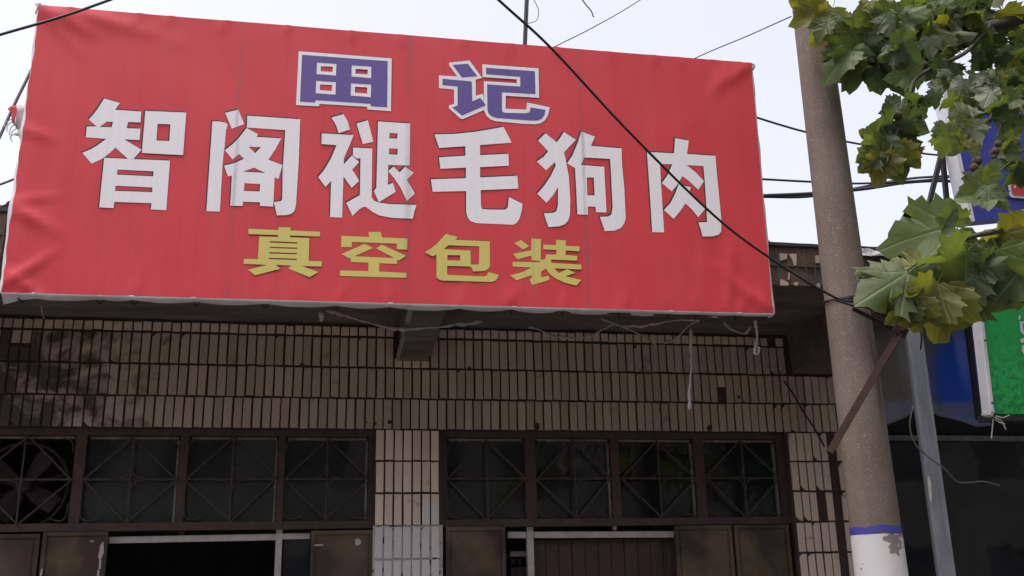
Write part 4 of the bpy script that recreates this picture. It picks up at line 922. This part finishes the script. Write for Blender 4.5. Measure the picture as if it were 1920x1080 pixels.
wire([(1300,180,7.5),(1415,219,7.6),(1505,246,7.7),(1600,268,7.9),(1700,283,8.1),(1762,291,8.2),(1900,300,8.6)], .010, 'sagging black cable passing behind the pole at blue sign height')
wire([(1350,332,7.5),(1430,336,7.6),(1525,341,7.7),(1610,344,7.8),(1720,339,8),(1800,331,8.2),(1950,325,8.4)], .010, 'upper black cable of the bundle behind the pole')
wire([(1350,372,7.4),(1432,367,7.6),(1520,363,7.7),(1620,354,7.8),(1700,342,8),(1770,339,8.2),(1820,345,8.2),(1950,350,8.4)], .016, 'thick black cable of the bundle behind the pole')
wire([(1350,368,7.5),(1432,369,7.7),(1520,368,7.8),(1620,350,7.9),(1690,337,8),(1740,332,8.2),(1800,331,8.3),(1950,340,8.5)], .012, 'lower black cable crossing the bundle behind the pole')
wire([(1430,440,5.6),(1445,456,5.5),(1455,461,5.4),(1470,466,5.2)], .006, 'short black wire curling over the canopy edge beside the sign')
wire([(110,25,6.5),(62,125,6.4),(30,190,6.3),(0,255,6.2),(-60,380,6)], .010, 'steep black cable left of the sign behind the torn cloth')
wire([(120,300,7),(28,335,7),(0,346,7),(-200,420,7)], .008, 'grey cable just left of the sign above the cable bundle', 'greycable')
for i, (a, c) in enumerate(((377,391),(383,395),(389,397))):
    wire([(140,a-45,7.6),(22,a,7.6),(0,c-2,7.6),(-200,c+70,7.6)], .010, ('topmost','middle','lowest')[i] + ' of three black cables over the eaves at far left', 'cable', 'cables over the eaves at far left')
wire([(1470,715,6.17),(1485,735,6.165),(1505,770,6.16),(1530,808,6.16),(1546,838,6.16)], .006, 'dark cable slanting down the tiles left of the pole')
wire([(1085,-10,9),(1098,8,9),(1108,20,9),(1113,32,9)], .007, 'short bent wire end hanging in the sky above the sign', 'greycable')
wire([(995,-10,6.4),(1004,5,6.4),(1010,22,6.4),(1006,38,6.4),(990,44,6.4)], .003, 'faint curved wire beside the thin mast above the sign', 'greycable')
ms = thing('antenna_mast', tuple(P(982,90,6.3)), 'thin paired mast rods rising behind the sign top', 'mast')
b = MB(); b.tube([P(981,130,6.3), P(989,-60,6.3)], .011, 8); b.build('rod', M['cable'], ms)
b = MB(); b.tube([P(985,130,6.32), P(993,-60,6.32)], .005, 6); b.build('rod', M['greycable'], ms)
b = MB(); bb_ = P(982,130,6.3); b.tube([bb_, (bb_.x, 6.3, 3.38)], .011, 8); b.build('foot', M['cable'], ms)

# ================================================================== STRIPS AND TWINE UNDER THE SIGN
def twine(pts, wds, label, name='plastic_twine', mat='twine', side=(0,.25,1)):
    b = MB(); pp = smooth_pts([P(*p) for p in pts], 6); n = len(pp)
    wds = (wds[0]*1.2, wds[1]*1.5); wl = [wds[0] + (wds[1]-wds[0])*abs(math.sin(i*.9))*(.5+.5*math.sin(i*.37)) for i in range(n)]
    pp = [p + noise.noise_vector(p*18)*.006 for p in pp]
    b.ribbon(pp, wl, Vector(side).normalized()); o = b.build(name, M[mat], None, True)
    md = o.modifiers.new('solid','SOLIDIFY'); md.thickness = .0025; return tag(o, label, 'twine')
twine([(612,582,5.2),(640,588,5.25),(680,602,5.3),(730,614,5.35),(765,616,5.36),(820,613,5.36),(862,608,5.36),(905,602,5.4)], (.009,.026), 'long pale twisted twine looped under the middle concrete beam')
twine([(990,614,5.4),(1000,614,5.4),(1015,621,5.42),(1035,629,5.42),(1060,633,5.45),(1085,634,5.45),(1105,630,5.4),(1130,618,5.4),(1150,610,5.3)], (.006,.014), 'thin pale twine sagging under the sign right of the beam')
twine([(1125,596,5.3),(1160,610,5.35),(1195,625,5.4),(1230,646,5.45)], (.007,.014), 'pale twine slanting down over the short tiles under the sign')
twine([(1165,612,5.2),(1210,610,5.2),(1255,602,5.15),(1310,600,5.1)], (.008,.018), 'flat pale twine lying along the underside near the sign foot')
twine([(1245,645,5.5),(1270,632,5.45),(1290,612,5.3),(1312,601,5.15)], (.006,.013), 'short pale twine rising to the sign foot beside the hanging strip')
twine([(1355,602,5.15),(1368,615,5.2),(1385,624,5.2),(1398,624,5.2),(1408,612,5.15)], (.008,.02), 'crumpled pale twine loop near the lower right corner of the sign')
twine([(1294,616,5.3),(1296,660,5.3),(1295,700,5.3),(1292,735,5.3),(1293,768,5.3)], (.008,.016), 'long white strip hanging straight down over the tiles', 'hanging_strip', 'whitetwine', (1,0,0))
twine([(1417,600,5.1),(1417,615,5.1),(1419,630,5.1),(1417,650,5.1),(1416,664,5.1),(1423,664,5.1),(1424,652,5.1),(1419,648,5.1)], (.008,.016), 'short white knotted strip hanging under the right end of the sign', 'hanging_strip', 'whitetwine', (1,0,0))
twine([(78,572,5.2),(79,590,5.2),(82,598,5.2)], (.003,.005), 'tiny pale thread hanging under the left end of the sign', 'hanging_thread')
twine([(603,585,5.3),(604,595,5.3),(602,603,5.3)], (.012,.022), 'small white tag hanging just left of the long twisted twine', 'hanging_tag', 'whitetwine', (1,0,0))

# ================================================================== PLANE TREE
tree = thing('plane_tree', (4.6, 3.4, 0), 'plane tree with lobed leaves hanging in from the right', 'tree')
def branch(pts, r0, r1, name='branch', mat='twig', n=8):
    pp = smooth_pts(pts, 6); pp = [p + noise.noise_vector(p*3)*.02 for p in pp]; k = len(pp)
    b = MB(); b.tube(pp, [r0+(r1-r0)*i/(k-1) for i in range(k)], n); return b.build(name, M[mat], tree, True)
branch([(4.6,3.4,-.05),(4.62,3.4,1.2),(4.5,3.45,2.4),(4.55,3.5,3.6),(4.4,3.6,5.0),(4.2,3.7,6.5)], .17, .08, 'trunk', 'bark', 14)
B1 = [Vector((4.5,3.55,4.0)), P(2010,20,4.2), P(1860,50,4.25), P(1720,62,4.3), P(1600,40,4.35), P(1520,10,4.4)]
B2 = [P(1860,50,4.25), P(1790,110,4.1), P(1722,140,4.0), P(1697,195,3.95), P(1680,240,3.9), P(1662,310,3.85)]
B3 = [Vector((4.5,3.45,3.2)), P(2000,180,3.9), P(1905,185,3.9), P(1850,225,3.8), P(1812,275,3.7)]
B4 = [Vector((4.5,3.45,2.6)), P(2020,420,3.2), P(1900,405,3.1), P(1868,430,3.0), P(1800,450,2.95), P(1745,490,2.9)]
B5 = [P(1900,405,3.1), P(1850,470,3.0), P(1790,510,2.95), P(1700,545,2.9)]
B6 = [P(1905,185,3.9), P(1935,260,3.7), P(1900,300,3.6), P(1850,340,3.5)]
for B, a, c in ((B1,.05,.006),(B2,.012,.004),(B3,.03,.005),(B4,.022,.004),(B5,.008,.003),(B6,.008,.003)): branch(B, a, c)
branch([Vector((4.4,3.6,5.0)), Vector((3.7,2.6,6.0)), Vector((3.2,1.2,6.6)), Vector((3.0,-.4,6.8))], .06, .02, mat='bark')
branch([Vector((4.3,3.65,5.6)), Vector((4.9,2.2,6.6)), Vector((5.4,.8,7.2))], .06, .02, mat='bark')
branch([Vector((4.3,3.65,5.8)), Vector((5.4,4.4,6.8)), Vector((6.4,4.6,7.4))], .06, .02, mat='bark')

# leaf blade: five pointed lobes with coarse teeth, petiole, several curls
def leaf_outline(seed):
    r = random.Random(seed)
    half = [(0,0),(.12,-.08),(.28,-.10),(.33,-.02),(.46,.0),(.44,.08),(.60,.18),(.53,.22),(.50,.30),(.58,.38),(.56,.46),(.66,.60),(.53,.60),(.49,.68),(.40,.64),(.34,.72),(.33,.80),(.22,.84),(.16,.95),(.0,1.12)]
    rightp = [(x*(1+r.gauss(0,.07)), y*(1+r.gauss(0,.04))) for x, y in half[1:-1]]
    leftp = [(-x*(1+r.gauss(0,.07)), y*(1+r.gauss(0,.04))) for x, y in half[1:-1]][::-1]
    return [(0,0)] + rightp + [(r.gauss(0,.03),1.12)] + leftp
def leaf_mesh(seed, mat, curl, droop, wave):
    ol = leaf_outline(seed); n = len(ol); c = (0, .30)
    ring = [(x*.58, c[1]+(y-c[1])*.58) for x, y in ol]; ring[0] = (0, .02)
    r = random.Random(seed+77); ph = [r.uniform(0, 6.28) for _ in range(4)]; side = r.choice((-1, 1))
    def zz(x, y, edge):
        q = math.hypot(x, y-.3); an = math.atan2(x, y-.3)
        z = -droop*(y*abs(y)) + curl*abs(x)**1.3 + .5*curl*side*x*abs(x)
        return z + edge*wave*(math.sin(an*5+ph[0]) + .7*math.sin(an*9+ph[1]))*q*1.6 + wave*.6*math.sin(y*6+ph[2])*math.sin(x*5+ph[3])
    v3 = [(x, y, zz(x, y, 1)) for x, y in ol] + [(x, y, zz(x, y, .15)) for x, y in ring] + [(0, c[1], zz(0, c[1], 0) - .03)]
    faces = [(i, (i+1) % n, n+(i+1) % n, n+i) for i in range(n)] + [(n+i, n+(i+1) % n, 2*n) for i in range(n)]
    o = len(v3); v3 += [(-.010,0,v3[0][2]),(.010,0,v3[0][2]),(.03,-.28,.04),(.012,-.28,.04)]; faces += [(o,o+3,o+2,o+1)]
    me = bpy.data.meshes.new('leaf'); me.from_pydata(v3, [], faces); me.update()
    for p in me.polygons: p.use_smooth = True
    me.materials.append(mat); return me
LM = {}
for key, mk in (('g','leaf'),('y','leaf_y'),('d','leaf_d')):
    LM[key] = [leaf_mesh(s, M[mk], cu, dr, wv) for s, cu, dr, wv in ((1,.35,.25,.05),(2,.15,.45,.08),(3,-.3,.2,.05),(4,.55,.1,.09),(5,.25,.6,.06),(6,.8,.35,.08))]
nleaf = [0]; leaf_rest = {}
camr = right.normalized(); camu = -down.normalized()
def put_leaf(px_, py_, Y, size_px, ang, key='g', tilt=(0,0), flip=False, var=None):
    """ang: direction of the tip in the picture (degrees, 0 = right, 90 = up); tilt swings the blade out of that plane"""
    base = P(px_, py_, Y); s = size_px*mpp(px_, py_, Y)
    a = R(ang); d = camr*math.cos(a) + camu*math.sin(a); nrm = (-fwd).normalized()
    if flip: nrm = -nrm
    sdv = d.cross(nrm)
    d2 = Matrix.Rotation(R(tilt[0]), 3, sdv) @ d; nrm = Matrix.Rotation(R(tilt[0]), 3, sdv) @ nrm; nrm = Matrix.Rotation(R(tilt[1]), 3, d2) @ nrm; sdv = d2.cross(nrm)
    mt = Matrix((sdv*s, d2*s, nrm*s)).transposed().to_4x4(); mt.translation = base
    me = LM[key][rnd.randrange(6) if var is None else var]
    if nleaf[0] < 300:
        o = link('leaf', me, tree); o.matrix_basis = mt; nleaf[0] += 1
    else:
        bb = leaf_rest.setdefault(key, MB()); bb.add([mt @ v.co for v in me.vertices], [tuple(p.vertices) for p in me.polygons])
# big near leaves, one by one: base, depth, size, tip direction, kind, tilt
for L in ((1790,425,2.95,118,188,'g',(-10,20)),(1790,425,2.97,52,110,'g',(20,-20)),(1795,430,2.99,85,250,'g',(10,30)),
          (1808,470,2.9,125,215,'g',(15,-25)),(1815,475,2.96,95,255,'d',(25,10)),(1700,512,2.86,112,205,'g',(20,30)),(1697,515,2.9,75,300,'d',(10,-30)),
          (1755,530,2.84,90,232,'y',(10,-10)),(1770,535,2.88,100,265,'y',(0,15)),(1730,500,2.92,60,170,'y',(0,30)),(1815,520,2.9,105,245,'g',(15,15)),(1780,515,2.95,80,200,'d',(25,35)),
          (1866,488,2.95,96,235,'d',(20,-20)),(1872,470,2.92,100,285,'g',(15,20)),(1905,485,2.96,90,255,'d',(15,0)),(1925,490,2.9,105,222,'g',(20,25)),
          (1885,440,3.0,95,290,'y',(10,25)),(1920,420,3.0,110,235,'y',(5,-20)),(1930,450,3.0,110,260,'d',(15,10)),(1850,455,3.02,70,300,'g',(30,-30)),
          (1858,352,3.35,72,200,'g',(10,20)),(1856,350,3.34,50,310,'g',(20,-25)),(1853,348,3.33,48,255,'g',(30,20)),
          (1845,340,3.45,40,70,'g',(30,0)),(1720,556,2.85,60,268,'y',(5,10)),(1700,556,2.87,55,240,'g',(10,-10)),(1745,560,2.85,52,285,'g',(10,15)),
          (1912,295,3.6,42,200,'g',(10,15)),(1915,310,3.6,45,235,'g',(10,-20)),(1910,290,3.6,40,160,'g',(10,20)),(1918,305,3.6,44,265,'d',(10,0)),
          (1765,555,2.86,55,235,'g',(10,0)),(1840,535,2.94,46,250,'d',(20,10)),(1800,540,2.92,52,270,'g',(10,-25)),
          # top left of the tree, in front of the pole head
          (1545,20,4.35,62,200,'y',(10,20)),(1560,15,4.36,66,250,'y',(0,-20)),(1535,8,4.36,60,160,'y',(10,0)),(1575,30,4.33,60,225,'g',(15,10)),(1552,40,4.3,42,235,'g',(10,45)),
          (1598,95,4.28,66,212,'g',(15,40)),(1600,90,4.3,75,250,'g',(10,50)),(1600,60,4.3,85,265,'g',(0,10)),(1625,50,4.28,80,285,'g',(10,20)),(1620,80,4.28,85,250,'d',(5,0)),
          (1650,60,4.28,88,270,'y',(0,10)),(1665,30,4.3,85,250,'y',(0,-10)),(1690,30,4.3,80,290,'y',(0,15)),(1640,90,4.26,80,275,'g',(10,10)),(1665,100,4.26,85,300,'d',(10,-10)),
          # hanging twig
          (1690,190,3.95,36,200,'d',(20,20)),(1697,182,3.95,32,330,'d',(20,50)),(1715,190,3.96,36,300,'d',(0,20)),(1700,200,3.95,30,340,'d',(0,60)),(1680,225,3.9,60,335,'d',(10,20)),(1676,228,3.9,52,200,'d',(20,-20)),(1672,235,3.9,62,300,'d',(5,0)),
          (1690,240,3.9,66,265,'d',(0,10)),(1665,255,3.88,60,240,'g',(10,20)),(1660,268,3.88,58,215,'g',(20,-10)),(1680,268,3.88,62,280,'y',(0,15)),(1655,285,3.86,62,262,'y',(0,0)),(1670,285,3.86,60,290,'g',(0,20)),(1650,285,3.87,50,215,'g',(20,20)),(1650,260,3.9,40,160,'g',(30,0)),(1695,275,3.88,48,310,'y',(0,0))):
    put_leaf(*L)
# the rest of the hanging foliage: clumps along the twigs
CL = [(1720,35,130,35,4.3,34,64,'g'),(1700,100,55,28,4.2,14,58,'d'),(1745,115,40,36,4.15,12,54,'d'),(1800,40,90,40,4.35,26,56,'d'),(1870,60,60,60,4.5,22,44,'d'),(1800,115,45,30,4.2,6,42,'d'),(1905,120,40,50,4.3,18,40,'d'),
      (1770,160,25,20,4.1,5,38,'d'),(1860,165,60,26,3.95,16,42,'d'),(1838,190,55,22,3.85,16,44,'g'),(1790,236,26,22,3.75,9,46,'g'),(1888,190,40,20,3.8,12,42,'d'),(1765,75,40,30,4.25,8,60,'y'),(1806,268,14,10,3.65,4,40,'g'),(1900,240,24,22,3.75,6,42,'g'),(1822,212,30,18,3.8,5,42,'g'),(1765,185,18,14,4.0,3,34,'d')]
for cx_, cy_, rx_, ry_, Y_, n_, sz_, key_ in CL:
    for i in range(n_):
        a = rnd.uniform(0, 2*math.pi); q = math.sqrt(rnd.random()); ky = key_ if rnd.random() < .66 else rnd.choice('gggdy')
        put_leaf(cx_+rx_*q*math.cos(a), cy_-10+ry_*q*math.sin(a), Y_+rnd.uniform(-.18,.25), sz_*.84*rnd.uniform(.6,1.35), rnd.gauss(262, 48), ky, (rnd.uniform(-15,50), rnd.uniform(-55,55)), rnd.random() < .3)
# crown overhead and to the right, beyond the frame
for i in range(1500):
    t = rnd.random(); 
    if i % 3 == 0: c_ = Vector((4.5,3.45,5.2)).lerp(Vector((3.0,-.6,6.9)), t)
    elif i % 3 == 1: c_ = Vector((4.8,3.2,5.4)).lerp(Vector((5.6,.4,7.2)), t)
    else: c_ = Vector((4.5,3.6,5.2)).lerp(Vector((6.6,4.6,7.3)), t)
    p = c_ + Vector((rnd.gauss(0,.75), rnd.gauss(0,.75), rnd.gauss(0,.45)))
    rr = (p-CAM); pxx = 960 + FPX*rr.dot(camr)/max(.01, rr.dot(fwd.normalized())); pyy = 540 - FPX*rr.dot(camu)/max(.01, rr.dot(fwd.normalized()))
    if rr.dot(fwd) > 0 and -60 < pxx < 2000 and pyy > -120: continue
    s = rnd.uniform(.15,.24); d = Vector((rnd.gauss(0,.6),rnd.gauss(0,.6),-.7)).normalized(); nn = Vector((rnd.gauss(0,.4),rnd.gauss(0,.4),1)); sd = d.cross(nn).normalized(); nn = sd.cross(d)
    mt = Matrix((sd*s, d*s, nn*s)).transposed().to_4x4(); mt.translation = p
    k_ = rnd.choice('ggdd'); me = LM[k_][rnd.randrange(6)]; bb = leaf_rest.setdefault(k_, MB()); bb.add([mt @ v.co for v in me.vertices], [tuple(q.vertices) for q in me.polygons])
for BB in (B1, B3, B4, B6):                      # leaves on the limbs just beyond the frame
    for i in range(70):
        p = BB[0].lerp(BB[1], rnd.random()) + Vector((rnd.gauss(0,.16), rnd.gauss(0,.2), rnd.gauss(-.04,.15)))
        rr = (p-CAM); pxx = 960 + FPX*rr.dot(camr)/max(.01, rr.dot(fwd.normalized()))
        if pxx < 1990: continue
        s = rnd.uniform(.10,.2); d = Vector((rnd.gauss(0,.6),rnd.gauss(0,.6),-.7)).normalized(); nn = Vector((rnd.gauss(0,.5),rnd.gauss(-.4,.5),.8)); sd = d.cross(nn).normalized(); nn = sd.cross(d)
        mt = Matrix((sd*s, d*s, nn*s)).transposed().to_4x4(); mt.translation = p
        k_ = rnd.choice('ggdy'); me = LM[k_][rnd.randrange(6)]; bb = leaf_rest.setdefault(k_, MB()); bb.add([mt @ v.co for v in me.vertices], [tuple(q.vertices) for q in me.polygons])
for k_, bb in leaf_rest.items():
    o = bb.build('foliage', M[{'g':'leaf','y':'leaf_y','d':'leaf_d'}[k_]], tree, True); o['kind'] = 'stuff'
for (px_, py_, Y_, r_) in ((1832,302,3.45,9),(1826,314,3.44,8),(1866,284,3.5,8),(1871,270,3.5,7),(1732,123,4.1,8),(1682,216,3.88,9),(1864,294,3.5,5)):
    bm = bmesh.new(); bmesh.ops.create_icosphere(bm, subdivisions=3, radius=r_*mpp(px_,py_,Y_))
    for v in bm.verts: v.co *= 1 + .12*noise.noise(v.co*220)
    o = bm_obj(bm, 'seed_ball', M['seed'], tree, True); o.location = P(px_, py_, Y_)
    st = MB(); q = P(px_, py_, Y_); st.tube(smooth_pts([q, q+Vector((.01,.0,.05)), q+Vector((.03,.0,.09))],3), .002, 5); st.build('seed_stalk', M['twig'], tree)

# ================================================================== ACROSS THE STREET (out of view; row raised to block sky light from the facade)
ob = thing('sky_blocking_building', (0, -16, 0), 'unseen three-storey row across the street, added to block sky light from the shop', 'building')
b = MB(); b.box(-30, 30, -22, -16, -.16, 10.8); part(b, 'wall', M['oppwall'], ob)
b = MB(); b.box(-30.3, 30.3, -22.3, -15.6, 10.8, 11.1); part(b, 'roof', M['roof'], ob)
for k in range(-9, 10):
    for z_ in (1.0, 4.6, 8.0):
        b = MB(); b.box(k*3.1-.9, k*3.1+.9, -16.05, -15.98, z_, z_+1.6); part(b, 'window', M['oppglass'], ob)
